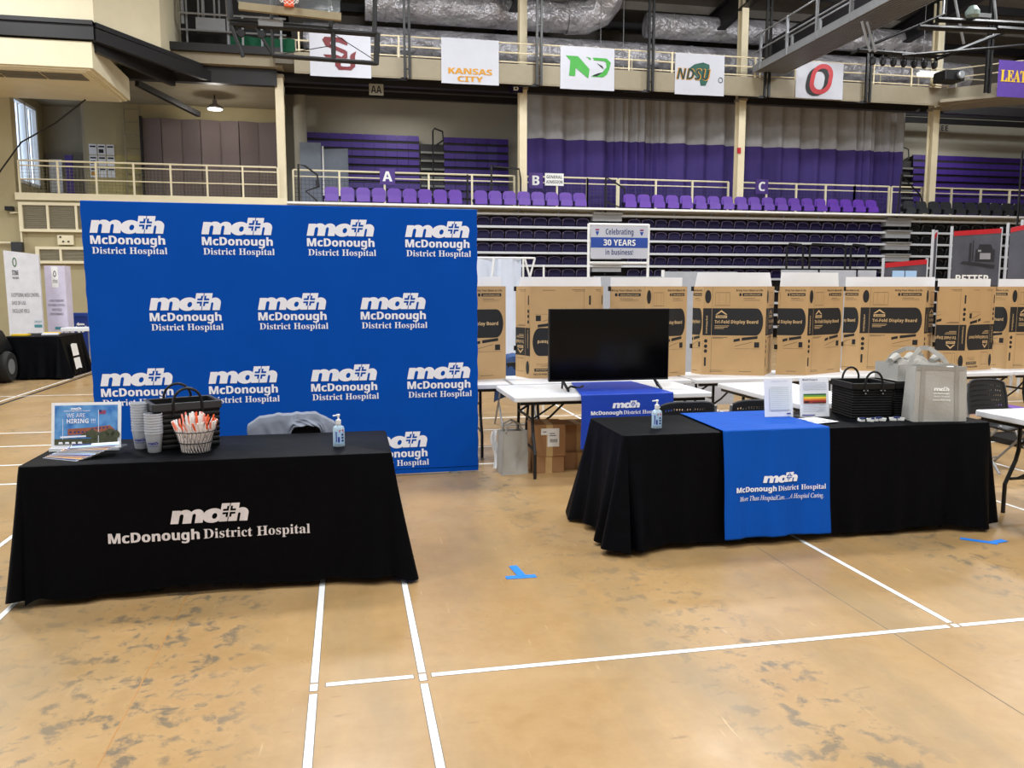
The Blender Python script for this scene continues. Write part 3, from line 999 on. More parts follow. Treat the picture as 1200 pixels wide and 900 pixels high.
# curtain
def curtain(lab, x0, x1):
    c = thing('curtain', lab, 'curtain', (x0, 27.6, ZD))
    W_ = x1 - x0
    f = lambda x: 0.09 * sin(x * 8.5) + 0.07 * sin(x * 4.1 + 1) + 0.03 * sin(x * 17) + (0.07 * sin(x * 23) if (abs(x + x0 - 10.0) < 1.0 or abs(x + x0 - 19.6) < 1.2) else 0)
    n = int(W_ * 18)
    MB().grid(lambda u, v: (u * W_, f(u * W_) * (1.1 - 0.3 * v), 0.02 + 2.42 * v), n, 4).build('lower_panel', PURPC, c, smooth=True)
    MB().grid(lambda u, v: (u * W_, f(u * W_) * (1.1 - 0.3 * v), 2.44 + 1.7 * v), n, 4).build('upper_panel', GREYC, c, smooth=True)
    MB().tube([(0, 0, 4.12), (W_, 0, 4.12)], 0.03, 6).build('track', BLACKM, c)


curtain('tall grey and purple pleated curtain between the second and third columns', 5.95, 13.3)
curtain('tall grey and purple pleated curtain between the third and fourth columns', 13.35, 20.5)

# doors at left of the stands and the round pipe
d1 = struct(MB().box(-1.45, -0.75, 29.2, 29.26, 4.35, 6.65).build('door_1', GDOOR))
MB().box(-0.95, -0.85, 29.14, 29.2, 5.2, 5.4).build('handle', BLACKM, d1)
d2 = struct(MB().bar((-0.68, 29.3, 5.4), (0.15, 29.0, 5.4), 0.06, 2.1).build('door_2', GDOOR))
MB().box(-0.72, -0.66, 29.25, 29.35, 4.35, 6.55).build('frame', WHITE, d2)
tag(MB().lathe([(0.22, 0), (0.22, 4.0)], 16).build('round_pipe', GREYW, loc=(-1.45, 29.9, 4.35)), 'pale round vertical pipe above the grey doors', 'pipe')

# railings in front of the upper stands
def stand_rail(lab, x0, x1, gates=()):
    r = thing('stand_railing', lab, 'railing', (x0, 26.75, ZD))
    W_ = x1 - x0
    MB().tube([(0, 0, 1.05), (W_, 0, 1.05)], 0.03, 6).build('top_rail', CREAM, r)
    MB().tube([(0, 0, 0.86), (W_, 0, 0.86)], 0.02, 6).build('mid_rail', CREAM, r)
    n = max(1, int(round(W_ / 1.3)))
    for k in range(n + 1):
        x = W_ * k / n
        MB().box(x - 0.03, x + 0.03, -0.03, 0.03, 0, 1.05).build('post', CREAM, r)
    ms = MB()
    for k in range(int(W_ / 0.12)):
        ms.bar((0.12 * k, 0.03, 0.05), (0.12 * k, 0.03, 0.82), 0.01)
    for k in range(6):
        ms.bar((0, 0.03, 0.1 + 0.13 * k), (W_, 0.03, 0.1 + 0.13 * k), 0.01)
    ms.build('wire_mesh', mat('dark_wire', (60, 55, 80), 0.6), r)['kind'] = 'stuff'


stand_rail('cream railing behind the purple seats under sign A', -1.55, 5.5)
stand_rail('cream railing behind the purple seats under sign B', 5.9, 8.0)
stand_rail('cream gate railing at the aisle right of sign B', 8.0, 9.05)
stand_rail('cream railing behind the purple seats left of the third column', 9.1, 13.1)
stand_rail('cream railing behind the purple seats under sign C', 13.4, 18.0)
stand_rail('cream gate railing at the aisle right of sign C', 18.0, 19.4)
stand_rail('cream railing behind the black seats at right', 19.5, 27)


def letter_sign(ch, x, lab, z=5.0):
    s = thing('section_sign', lab, 'sign', (x, 26.725, z), 0, 'section signs on the stand railing')
    MB().box(-0.24, 0.24, -0.02, 0, 0, 0.5).build('board', PURPS, s)
    m = MB()
    put_text(m, ch, FT(0, -0.02, 0), 0, 0.1, None, 0.31, 'bold', align='c', off=0.02)
    m.build('lettering', WHITE, s)


letter_sign('A', 1.36, 'purple square sign with white letter A')
letter_sign('B', 6.22, 'purple square sign with white letter B')
letter_sign('C', 14.35, 'purple square sign with white letter C')
ga = thing('admission_sign', 'white general admission sign beside the letter B sign', 'sign', (6.85, 26.725, 5.1))
MB().box(-0.32, 0.32, -0.02, 0, 0, 0.4).build('board', WHITE, ga)
m = MB()
put_text(m, 'GENERAL', FT(0, -0.02, 0), 0, 0.23, 0.54, 0.1, 'bold', align='c')
put_text(m, 'ADMISSION', FT(0, -0.02, 0), 0, 0.07, 0.56, 0.1, 'bold', align='c')
m.build('lettering', INK, ga)
for s_, x, y, z, lab in (('AA', 1.05, 26.45, 7.85, 'small plaque reading AA under the gallery below the crimson banner'), ('B', 5.42, 26.1, 8.05, 'small plaque reading B on the second cream column'),
                         ('EE', 24.6, 30.55, 8.35, 'small white plaque reading EE on the right back wall')):
    p = thing('plaque', lab, 'sign', (x, y, z))
    MB().box(-0.22, 0.22, -0.02, 0, -0.17, 0.17).build('board', GREYW if s_ != 'B' else PURPD, p)
    m = MB()
    put_text(m, s_, FT(0, -0.02, 0), 0, -0.11, None if len(s_) == 1 else 0.33, 0.22, 'bold', align='c')
    m.build('lettering', INK if s_ != 'B' else WHITE, p)

# ---- individual stadium seats on the ledge
def rrect(w, h, r, n=5, top_only=False):
    pts = []
    for cx, cy, a in ((w / 2 - r, h - r, 0), (-w / 2 + r, h - r, pi / 2), (-w / 2 + r * 0.5, r * 0.5, pi), (w / 2 - r * 0.5, r * 0.5, 1.5 * pi)):
        rr = r if a < pi else r * 0.5
        pts += [(cx + rr * cos(a + pi / 2 * k / (n - 1)), cy + rr * sin(a + pi / 2 * k / (n - 1))) for k in range(n)]
    return pts


def seat_proto(M_, Md):
    back = MB()
    back.prism(rrect(0.42, 0.40, 0.12), lambda u, v, d: (u, 0.10 + 0.15 * v + 0.12 * u * u - d * 0.05, 0.09 + v), 1.0)
    back.prism(rrect(0.30, 0.24, 0.08), lambda u, v, d: (u, 0.06 + 0.15 * v + 0.12 * u * u - d * 0.02, 0.17 + v), 1.0)
    pan = MB().prism(rrect(0.40, 0.34, 0.1), lambda u, v, d: (u, -0.02 + 0.12 * v - d * 0.05, 0.05 + v * 0.62), 1.0)
    arm = MB().box(-0.26, -0.20, -0.08, 0.14, 0.12, 0.20).box(-0.25, -0.21, -0.04, 0.06, -0.02, 0.14)
    return back.mesh('backrest', M_, True), pan.mesh('seat_pan', M_, True), arm.mesh('armrest', Md)


def seat_row(x0, x1, n, protos, lab, group, y=25.8, z=4.30):
    for k in range(n):
        x = x0 + (x1 - x0) * (k + 0.5) / n
        s = thing('stadium_seat', lab % ORDW[k], 'seat', (x, y, z), 0, group)
        for me, nm in zip(protos, ('backrest', 'seat_pan', 'armrest')):
            inst(me, nm, s)


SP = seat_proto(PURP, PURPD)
SK = seat_proto(DKGREY, BLACKP)
seat_row(-0.62, 3.66, 9, SP, 'purple stadium seat, %s from the left in the upper row below sign A', 'upper purple seats below sign A')
seat_row(4.0, 7.72, 8, SP, 'purple stadium seat, %s from the left in the upper row below sign B', 'upper purple seats below sign B')
seat_row(8.95, 18.35, 19, SP, 'purple stadium seat, %s from the left in the long upper row below sign C', 'upper purple seats below sign C')
seat_row(19.35, 25.4, 12, SK, 'black stadium seat, %s from the left in the upper row at far right', 'upper black seats at the right')

# ---- retracted lower bleachers
bl = thing('retracted_bleacher', 'retracted bleacher with pale deck edges filling the lower stands', 'bleacher', (0, 26.0, 0))
RZ = [4.12 - 0.412 * k for k in range(10)]
for k, z in enumerate(RZ):
    MB().box(-1.7, 32, -0.06 - 0.015 * k, 0.3, z - 0.07, z).build('deck_edge', DECKG, bl)
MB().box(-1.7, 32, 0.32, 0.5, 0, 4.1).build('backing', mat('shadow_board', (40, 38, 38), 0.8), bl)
tread_me = MB().box(0, 1.0, -0.1, 0.3, 0, 0.05).box(0, 1.0, 0.0, 0.28, -0.22, -0.05, 1).mesh('aisle_tread', [GREY, mat('aisle_riser', (150, 152, 156), 0.6)])
for z in RZ[:8]:
    inst(tread_me, 'aisle_tread', bl, (7.95, -0.08, z + 0.0))
    inst(tread_me, 'aisle_tread', bl, (18.75, -0.08, z + 0.0))


def low_seat(M_, Mr):
    b = MB()
    arc = [(-0.2, 0.02), (0.2, 0.02), (0.205, 0.16), (0.17, 0.235), (0.08, 0.26), (-0.08, 0.26), (-0.17, 0.235), (-0.205, 0.16)]
    b.prism(arc, lambda u, v, d: (u, 0.06 + 0.25 * v + 0.4 * u * u - 0.03 * d, v), 1.0, 0)
    b.box(-0.19, 0.19, -0.02, 0.1, 0.0, 0.05, 0)
    top = arc[2:]
    for p, q in zip(top, top[1:]):
        b.bar((p[0], 0.02 + 0.25 * p[1] + 0.4 * p[0] ** 2, p[1]), (q[0], 0.02 + 0.25 * q[1] + 0.4 * q[0] ** 2, q[1]), 0.018, 0.018, 1)
    b.bar((-0.23, -0.02, 0.22), (-0.215, 0.1, 0.02), 0.02, 0.02, 1)
    return b.mesh('folded_seat', [M_, Mr])


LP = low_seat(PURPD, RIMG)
LK = low_seat(BLACKP, mat('dark_seat_edge', (70, 70, 74), 0.5))
ORD = ['first', 'second', 'third', 'fourth', 'fifth']
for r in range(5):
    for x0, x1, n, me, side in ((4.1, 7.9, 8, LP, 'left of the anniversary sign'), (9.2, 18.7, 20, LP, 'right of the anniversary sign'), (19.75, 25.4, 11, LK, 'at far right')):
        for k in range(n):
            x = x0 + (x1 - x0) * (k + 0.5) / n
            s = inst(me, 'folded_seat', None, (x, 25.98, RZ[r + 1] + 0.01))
            colr = 'black' if me is LK else 'shaded purple'
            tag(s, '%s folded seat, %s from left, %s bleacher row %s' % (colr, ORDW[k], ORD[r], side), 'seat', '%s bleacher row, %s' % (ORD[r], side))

# black handrails in the aisles
def handrail(lab, x, z, pts):
    m = MB().tube([(a, 0, b) for a, b in pts], 0.03, 6)
    tag(m.build('aisle_handrail', BLACKM, loc=(x, 25.98, z)), lab, 'handrail')


handrail('black looped handrail standing on the deck left of the first purple seat', -1.15, 4.3, [(-0.2, 0), (-0.2, 1.15), (0.0, 1.1), (0.35, 0.85), (0.4, 0.5), (0.0, 0.35), (0.3, 0.1), (0.32, 0.0)])
handrail('black looped handrail at the top of the aisle right of sign B', 8.3, 4.12, [(0.1, 0), (0.1, 1.2), (0.3, 1.1), (0.75, 0.85), (0.8, 0.35), (0.7, 0.2), (0.15, 0.4)])
handrail('black handrail behind the thirty years sign', 8.3, 2.06, [(0.1, 0), (0.1, 1.9), (0.35, 1.7), (0.85, 1.5), (0.9, 1.2)])
handrail('black looped handrail at the top of the aisle right of sign C', 19.2, 4.12, [(0.0, 0), (0.1, 1.6), (0.4, 1.3), (0.9, 0.9), (1.1, 0.4), (0.9, 0.2), (0.2, 0.5)])
handrail('black looped handrail down the right aisle of the lower stands', 19.2, 2.06, [(-0.15, 0), (0.15, 1.8), (0.5, 1.6), (1.0, 1.2), (1.05, 0.8), (0.3, 0.4), (0.9, 0.1)])
handrail('thin black post between the seat groups under signs A and B', 3.83, 4.3, [(0, 0), (0, 0.98)])
handrail('black hoop handrail in the upper stands left of the second column', 4.6, 4.30, [(0, 0), (0, 1.3), (0.1, 1.25), (0.9, 1.2), (0.95, 0.9), (0.95, 0)])
br = thing('crowd_barrier', 'black tube barrier sections in front of the lower right stands', 'barrier', (14.6, 25.3, 2.35))
for k, (a, b) in enumerate(((0, 0.6), (0.85, 2.2), (2.4, 3.0))):
    MB().tube([(a, 0, -2.35), (a, 0, 0.75), (a + 0.08, 0, 0.85), (b - 0.08, 0, 0.82), (b, 0, 0.75), (b, 0, -2.35)], 0.04, 6).build('hoop', BLACKM, br)
    MB().tube([(a, 0, 0.3), (b, 0, 0.3)], 0.02, 6).build('crossbar', BLACKM, br)
tag(MB().tube([(23.3, 25.0, 2.0), (23.3, 25.0, 6.5)], 0.035, 6).build('thin_pole', BLACKM), 'thin black pole crossing the black seats at far right', 'pole')

# ---- banners hanging from the gallery
def banner(lab, x0, x1, z0, z1, y, draw, mats):
    b = thing('banner', lab, 'banner', ((x0 + x1) / 2, y, z0), 0, 'banners hanging from the gallery')
    W_, H_ = x1 - x0, z1 - z0
    f = lambda u, v: -0.012 * sin(u * 5 / W_ + v * 2) * (1 - v / H_ * 0.6) - 0.006 * sin(u * 13 / W_ + 1)
    MB().grid(lambda a, c: ((a - .5) * W_, f((a - .5) * W_, c * H_), c * H_), 16, 10).build('cloth', mats[0], b, smooth=True)
    m = MB()
    T = lambda u, v, d=0.0: Vector((u, f(u, v) - 0.012 - d, v))
    draw(m, T, W_, H_)
    m.build('print', mats[1:], b)


def draw_su(m, T, W_, H_):
    # crossed crimson letters
    S = [[(-0.52, 1.02), (-0.45, 1.12), (0.05, 1.12), (0.22, 0.98), (0.2, 0.9), (-0.05, 0.98), (-0.3, 0.98), (-0.3, 0.9)], [(-0.5, 1.0), (-0.3, 1.0), (-0.26, 0.86), (-0.42, 0.86)],
         [(-0.42, 0.86), (-0.26, 0.92), (0.16, 0.76), (0.2, 0.66), (0.1, 0.66)], [(0.2, 0.75), (0.2, 0.55), (0.05, 0.48), (0.02, 0.56)], [(-0.5, 0.62), (-0.1, 0.62), (0.05, 0.56), (0.05, 0.48), (-0.35, 0.48)]]
    U = [rect(-0.16, 0.0, 0.3, 0.56), [(0.26, 0.56), (0.42, 0.6), (0.46, 0.76), (0.3, 0.66)], rect(0.28, 0.42, 0.3, 0.6), [(-0.16, 0.32), (0.0, 0.32), (0.06, 0.3), (0.2, 0.3), (0.28, 0.32), (0.42, 0.32), (0.3, 0.2), (-0.06, 0.2)]]
    put_polys(m, S + U, T, 0)


def draw_kc(m, T, W_, H_):
    put_text(m, 'KANSAS', T, 0, 0.29, 1.34, 0.17, 'bold', 0, align='c', off=0.03)
    put_text(m, 'CITY', T, 0, 0.07, 0.78, 0.16, 'bold', 0, align='c', off=0.03)


def draw_nd(m, T, W_, H_):
    Nn = [[(-0.72, 1.0), (-0.5, 1.0), (-0.38, 0.9), (-0.4, 0.4), (-0.6, 0.4), (-0.56, 0.86)], [(-0.5, 1.0), (-0.32, 1.0), (0.06, 0.62), (0.02, 0.34), (-0.4, 0.66)], [(-0.05, 1.0), (0.1, 0.96), (0.08, 0.9)]]
    D = [[(0.16, 0.98), (0.62, 0.98), (0.76, 0.86), (0.70, 0.62), (0.62, 0.7), (0.6, 0.86), (0.52, 0.9), (0.2, 0.9)], [(0.7, 0.64), (0.64, 0.5), (0.5, 0.4), (0.1, 0.4), (0.24, 0.48), (0.46, 0.52), (0.6, 0.7)]]
    put_polys(m, Nn + D, T, 0)
    put_polys(m, [[(0.14, 0.42), (0.3, 0.42), (0.52, 0.56), (0.3, 0.5)], [(0.3, 0.82), (0.48, 0.74), (0.54, 0.66), (0.42, 0.72)]], T, 1, lift=0.004)


def draw_nb(m, T, W_, H_):
    put_polys(m, [[(-0.4, 0.8), (-0.2, 0.95), (0.1, 1.02), (0.32, 0.96), (0.34, 0.6), (0.2, 0.3), (0.02, 0.3), (0.0, 0.44), (-0.3, 0.72)]], T, 1)
    put_text(m, 'NDSU', T, -0.80, 0.46, 1.16, 0.36, 'boldit', 0, off=0.035)
    m2 = MB()
    vs, fs, tw = text_polys('NDSU', 'boldit', 0.0)
    put_polys(m, [[(-0.785 + vs[i][0] * 1.12 / tw, 0.475 + vs[i][1] * 0.33) for i in f] for f in fs], T, 2, lift=0.006)
    put_polys(m, ring(0.72, 0.5, 0.08, 0.09, 0.06, 0.07, 14), T, 2)


def draw_o(m, T, W_, H_):
    sh = lambda ps, dx, dy: [[(x + 0.18 * (y - 0.6) + dx, y + dy) for x, y in p] for p in ps]

    def oring(cx, cy, hw_, hh, t, n=10):
        def pth(w, h):
            r = w * 0.95
            pts = []
            for sx, sy, a in ((1, 1, 0), (-1, 1, pi / 2), (-1, -1, pi), (1, -1, 1.5 * pi)):
                pts += [(cx + sx * (w - r) + r * cos(a + pi / 2 * k / n), cy + sy * (h - r) + r * sin(a + pi / 2 * k / n)) for k in range(n + 1)]
            return pts
        o, i_ = pth(hw_, hh), pth(hw_ - t, hh - t)
        N_ = len(o)
        return [[o[k], o[(k + 1) % N_], i_[(k + 1) % N_], i_[k]] for k in range(N_)]
    put_polys(m, sh(oring(-0.08, 0.55, 0.40, 0.47, 0.15), 0, 0), T, 0)
    full = oring(0.05, 0.63, 0.40, 0.49, 0.15)
    put_polys(m, sh(full, 0, 0), T, 1, lift=0.005)


def draw_le(m, T, W_, H_):
    put_text(m, 'LEATHERNECKS', T, -1.6, 0.48, 3.1, 0.36, 'serif', 0, off=0.03)


banner('white banner with crossed crimson letters behind the hoop frame', -0.9, 0.87, 7.92, 9.22, 25.415, draw_su, [BANNER, MAROON])
banner('white banner reading KANSAS CITY in gold', 2.97, 4.74, 7.9, 9.23, 25.415, draw_kc, [BANNER, GOLD])
banner('white banner with green letters ND', 6.69, 8.45, 7.91, 9.2, 25.415, draw_nd, [BANNER, GREEN, INK])
banner('white banner reading NDSU in green and gold', 10.49, 12.19, 7.92, 9.2, 25.415, draw_nb, [BANNER, GOLD, DGREEN, mat('black_green', (18, 50, 44), 0.6)])
banner('white banner with interlocked red and black letter O', 14.75, 16.48, 8.0, 9.18, 25.415, draw_o, [BANNER, INK, RED])
banner('purple banner with yellow block lettering at the right edge', 21.0, 24.4, 7.95, 9.1, 23.75, draw_le, [mat('purple_banner_cloth', (92, 62, 160), 0.7), YELLOW])

# ---- folded basketball goal at the top left
bk = thing('basketball_goal', 'folded basketball goal with black frame and orange rim at top left', 'basketball goal', (-1.1, 16.2, 6.75))
MB().bar((-0.71, 0, 0.07), (1.12, 0, -0.01), 0.09, 0.13).build('board_pad', mat('taupe_pad', (150, 138, 110), 0.7), bk)
MB().bar((-0.71, 0, 0.07 + 0.58), (1.12, 0, -0.01 + 0.58), 0.02, 1.02).build('glass_board', mat('board_glass', (225, 235, 240), 0.05, trans=0.93, noise=0), bk)
MB().box(0.10, 0.27, -0.12, -0.05, 0.09, 0.24).build('rim_bracket', ORANGE, bk)
MB().tube([(0.20 + 0.23 * cos(t * pi / 12), -0.34 + 0.23 * sin(t * pi / 12), 0.26) for t in range(24)], 0.014, 8, closed=True).build('rim', ORANGE, bk)
nm = MB()
for t in range(12):
    a, a2 = t * pi / 6, (t + 1) * pi / 6
    for s1, s2 in ((a, a2), (a2, a)):
        nm.tube([(0.2 + 0.23 * cos(s1), -0.34 + 0.23 * sin(s1), 0.26), (0.2 + 0.19 * cos(s2), -0.34 + 0.19 * sin(s2), 0.18), (0.2 + 0.16 * cos(s1), -0.34 + 0.16 * sin(s1), 0.10)], 0.006, 4)
nm.build('net', WHITE, bk)['kind'] = 'stuff'
for a, b, r in (((-0.9, 0.3, -0.16), (1.8, 0.3, -0.19), 0.055), ((-0.9, 0.3, -0.08), (0.9, 0.3, -0.12), 0.03), ((-0.16, 0.3, -0.69), (1.78, 0.3, -0.73), 0.045), ((1.8, 0.3, -0.17), (1.76, 0.3, -0.75), 0.055), ((0.96, 0.3, -0.16), (0.96, 0.3, -0.70), 0.045),
                ((0.92, 0.3, -0.12), (0.9, 0.3, 1.6), 0.04), ((-0.16, 0.3, 1.6), (-0.16, 0.3, -0.7), 0.03), ((-0.9, 0.3, -0.16), (-0.7, 0.3, -0.74), 0.04), ((-0.45, 0.3, -0.2), (-0.16, 0.3, -0.69), 0.03), ((-1.0, 0.3, 1.4), (-0.9, 0.3, -0.1), 0.06),
                ((1.74, 0.3, -0.2), (1.8, 0.3, 1.6), 0.045), ((-0.16, 0.3, -0.69), (0.92, 0.3, -0.45), 0.008), ((0.92, 0.3, -0.2), (1.72, 0.3, -0.66), 0.008)):
    MB().tube([a, b], r, 8).build('frame_tube', BLACKM, bk)
for x in (-0.72, -0.35):
    MB().lathe([(0.07, -0.03), (0.08, 0), (0.07, 0.03)], 12, T=Matrix.Translation((x, 0.3, -0.32)) @ Matrix.Rotation(pi / 2, 4, 'X')).build('pulley', BLACKP, bk)
MB().box(-0.4, 0.05, 0.22, 0.3, -0.18, -0.06).build('winch', GREY, bk)

# ================================================================== FAR LEFT BOOTH
tw = thing('display_tower', 'wide pale display tower with weed control slogan behind the black table', 'display', (-7.12, 19.2, 0))
MB().add([(0.02, 0, 0), (0.66, 0.05, 0), (0.5, 0.6, 0), (-0.12, 0.5, 0), (0.0, 0, 2.5), (0.66, 0.05, 2.42), (0.5, 0.6, 2.42), (-0.12, 0.5, 2.45)],
         [(3, 2, 1, 0), (4, 5, 6, 7), (0, 1, 5, 4), (1, 2, 6, 5), (2, 3, 7, 6), (3, 0, 4, 7)]).build('panel', TOWERW, tw)
m = MB()
T = plane_T((0.0, -0.004, 0), (0.72, 0.05, 0), (0.07, -1, 0))
for k, s_ in enumerate(('EXCEPTIONAL WEED CONTROL.', 'EASE OF USE.', 'EXCELLENT YIELD.')):
    put_text(m, s_, T, 0.1, 1.52 - 0.17 * k, (0.54, 0.27, 0.33)[k], 0.075, 'sans', 0)
put_text(m, 'STINE', T, 0.14, 1.98, 0.12, 0.1, 'bold', 0)
put_text(m, 'THE SEED', T, 0.14, 1.9, 0.12, 0.04, 'bold', 0)
put_polys(m, ring(0.2, 2.25, 0.04, 0.1, 0.025, 0.075, 14), T, 1)
put_polys(m, [rect(0.5, 0.65, 0.86, 0.92)], T, 2)
put_text(m, 'LibertyLink', T, 0.5, 0.96, 0.15, 0.06, 'sans', 2)
m.build('print', [INK, mat('leaf_green', (60, 110, 60), 0.6), mat('teal_ink', (70, 140, 150), 0.6)], tw)
t2 = thing('display_tower', 'narrow lilac display tower beside the wide pale one', 'display', (-6.58, 19.9, 0))
MB().box(0, 0.42, 0, 0.4, 0, 2.2).build('panel', LILAC, t2)
m = MB()
T = FT(0, -0.003, 0)
put_polys(m, [rect(0.14, 0.28, 1.72, 2.18)], T, 0)
put_text(m, 'STINE', T, 0.21, 1.82, 0.1, 0.07, 'bold', 1, align='c')
put_polys(m, ring(0.21, 2.02, 0.03, 0.07, 0.018, 0.05, 12), T, 1, lift=0.004)
for k, s_ in enumerate(('A NEW STANDARD', 'FOR WEED CONTROL', 'AND YIELD', 'PERFORMANCE.')):
    put_text(m, s_, T, 0.21, 1.4 - 0.1 * k, (0.3, 0.34, 0.2, 0.28)[k], 0.05, 'sans', 1, align='c')
put_polys(m, [rect(0.15, 0.28, 0.78, 0.84)], T, 2)
m.build('print', [WHITE, INK, mat('teal_ink', (70, 140, 150), 0.6)], t2)

def skirt_cloth(x0, x1, y0, y1, zt, zh, fl0, fl1, wave, seed, right=1.0):
    """fitted cloth over a table: flat top and a skirt that flares and folds at the corners; returns mesh builder and front(x,z)->y"""
    rnd = random.Random(seed)
    ph = [rnd.uniform(0, 6.28) for _ in range(8)]
    r = 0.03
    pts = []   # (x, y, nx, ny, cornerness, s)
    segs = [((x0 + r, y0), (x1 - r, y0), (0, -1)), ((x1, y0 + r), (x1, y1 - r), (1, 0)), ((x1 - r, y1), (x0 + r, y1), (0, 1)), ((x0, y1 - r), (x0, y0 + r), (-1, 0))]
    s = 0.0
    for k, (a, b, n) in enumerate(segs):
        L = hypot(b[0] - a[0], b[1] - a[1])
        N_ = max(8, int(L / 0.016))
        for i in range(N_):
            t = i / N_
            d = min(t, 1 - t) * L
            pts.append((a[0] + (b[0] - a[0]) * t, a[1] + (b[1] - a[1]) * t, n[0], n[1], exp(-d / 0.16), s + t * L))
        s += L
        n2 = segs[(k + 1) % 4][2]
        a0 = math.atan2(n[1], n[0])
        cx, cy = b[0] - n[0] * r, b[1] - n[1] * r
        for i in range(14):
            an = a0 + pi / 2 * i / 14
            pts.append((cx + r * cos(an), cy + r * sin(an), cos(an), sin(an), 1.0, s + 0.16 * i / 14))
        s += 0.16

    def off(c, s_, t):
        wv = (sin(s_ * 21 + ph[0]) + 0.6 * sin(s_ * 37 + ph[1]) + 0.4 * sin(s_ * 11 + ph[2]))
        return (fl0 + fl1 * c) * t ** 1.1 + (wave * 0.16 + wave * c) * t ** 1.2 * wv

    n = len(pts)
    NV = 14

    def fn(i, j):
        x, y, nx, ny, c, s_ = pts[i % n]
        if j == 0:
            return (x - nx * 0.012, y - ny * 0.012, zt)
        if j == 1:
            return (x - nx * 0.003, y - ny * 0.003, zt - 0.004)
        t = (j - 1) / NV
        hem = zh + 0.012 * sin(s_ * 6 + ph[3]) * (1 - c) - 0.7 * zh * c * (0.5 + 0.5 * sin(s_ * 21 + ph[4]))
        o = off(c, s_, t)
        o *= 1 - (1 - right) * max(0.0, nx)
        return (x + nx * o, y + ny * o, zt - 0.004 - (zt - 0.004 - hem) * t)
    mb = MB()
    vs = [fn(i, j) for j in range(NV + 2) for i in range(n)]
    fs = [(j * n + (i + 1) % n, j * n + i, (j + 1) * n + i, (j + 1) * n + (i + 1) % n) for j in range(NV + 1) for i in range(n)]
    fs.append(tuple(range(n)))
    mb.add(vs, fs)

    def front(x, z):
        d = min(x - x0, x1 - x)
        c = exp(-d / 0.16)
        t = max(0.0, (zt - 0.004 - z) / (zt - 0.004 - zh))
        return y0 - off(c, x - x0 - r, t)
    return mb, front


bt = thing('folding_table', 'folding table under the black cloth of the far left booth', 'table', (-5.67, 17.2, 0))
MB().box(-0.36, 0.36, -0.6, 0.6, 0.70, 0.755).build('tabletop', WPLAS, bt)
for sx in (-0.28, 0.28):
    for sy in (-0.5, 0.5):
        MB().tube([(sx, sy, 0), (sx, sy, 0.70)], 0.016, 6).build('leg', BLACKM, bt)
mb, fr = skirt_cloth(-6.3, -5.29, 16.55, 17.95, 0.80, 0.04, 0.1, 0.06, 0.03, 3)
bc = mb.build('tablecloth', BLACKC, smooth=True)
tag(bc, 'black tablecloth on the far left booth table with a white printed patch', 'tablecloth')
m = MB()
T = lambda u, v, d=0.0: Vector((-5.28 + 0.11 * (0.76 - v) / 0.7 + 0.03 + d, 16.95 + u, v))
put_polys(m, [[(0, 0.14), (0.2, 0.16), (0.36, 0.14), (0.36, 0.36), (0.0, 0.36)], [(0, 0.4), (0.36, 0.4), (0.36, 0.62), (0.1, 0.64), (0, 0.62)]], T)
m.build('white_patch', WHITE, bc)
for k, (x, y, M_, lab) in enumerate(((-6.1, 17.0, YELLOW, 'yellow leaflet on the far left black table'), (-5.65, 17.2, PAPER, 'white leaflet stack on the far left black table'), (-5.75, 17.6, YELLOW, 'second yellow leaflet farther back on the far left black table'))):
    tag(MB().box(-0.14, 0.14, -0.1, 0.1, 0, 0.03).build('leaflet', M_, loc=(x, y, 0.802), rz=0.2 * k), lab, 'leaflet')
wt = thing('small_table', 'small white table right behind the far left black table', 'table', (-5.9, 19.6, 0))
MB().box(-0.25, 0.35, -0.25, 0.25, 0.76, 0.84).build('tabletop', WPLAS, wt, bevel=0.01)
for sx in (-0.2, 0.3):
    for sy in (-0.2, 0.2):
        MB().tube([(sx, sy, 0), (sx, sy, 0.77)], 0.014, 6).build('leg', GREY, wt)
bn = thing('recycling_bin', 'blue recycling bin with white arrows beside the blue backdrop', 'bin', (-6.15, 21.0, 0))
MB().add([(-0.18, -0.18, 0), (0.18, -0.18, 0), (0.18, 0.18, 0), (-0.18, 0.18, 0), (-0.26, -0.26, 1.05), (0.26, -0.26, 1.05), (0.26, 0.26, 1.05), (-0.26, 0.26, 1.05)], [(3, 2, 1, 0), (4, 5, 6, 7), (0, 1, 5, 4), (1, 2, 6, 5), (2, 3, 7, 6), (3, 0, 4, 7)]).build('body', BINB, bn)
MB().box(-0.28, 0.28, -0.28, 0.28, 1.05, 1.12).build('rim', BINB, bn)
m = MB()
T = lambda u, v, d=0.0: Vector((u, -0.25 - d + 0.02 * (0.9 - v), v))
for k in range(3):
    a = k * 2 * pi / 3 + pi / 2
    R2 = lambda x, y: (0.0 + x * cos(a) - y * sin(a), 0.78 + x * sin(a) + y * cos(a))
    put_polys(m, [[R2(0.06, -0.09), R2(0.1, -0.07), R2(0.1, 0.04), R2(0.06, 0.04)], [R2(0.04, 0.04), R2(0.13, 0.04), R2(0.08, 0.1)]], T)
m.build('arrow_symbol', WHITE, bn)
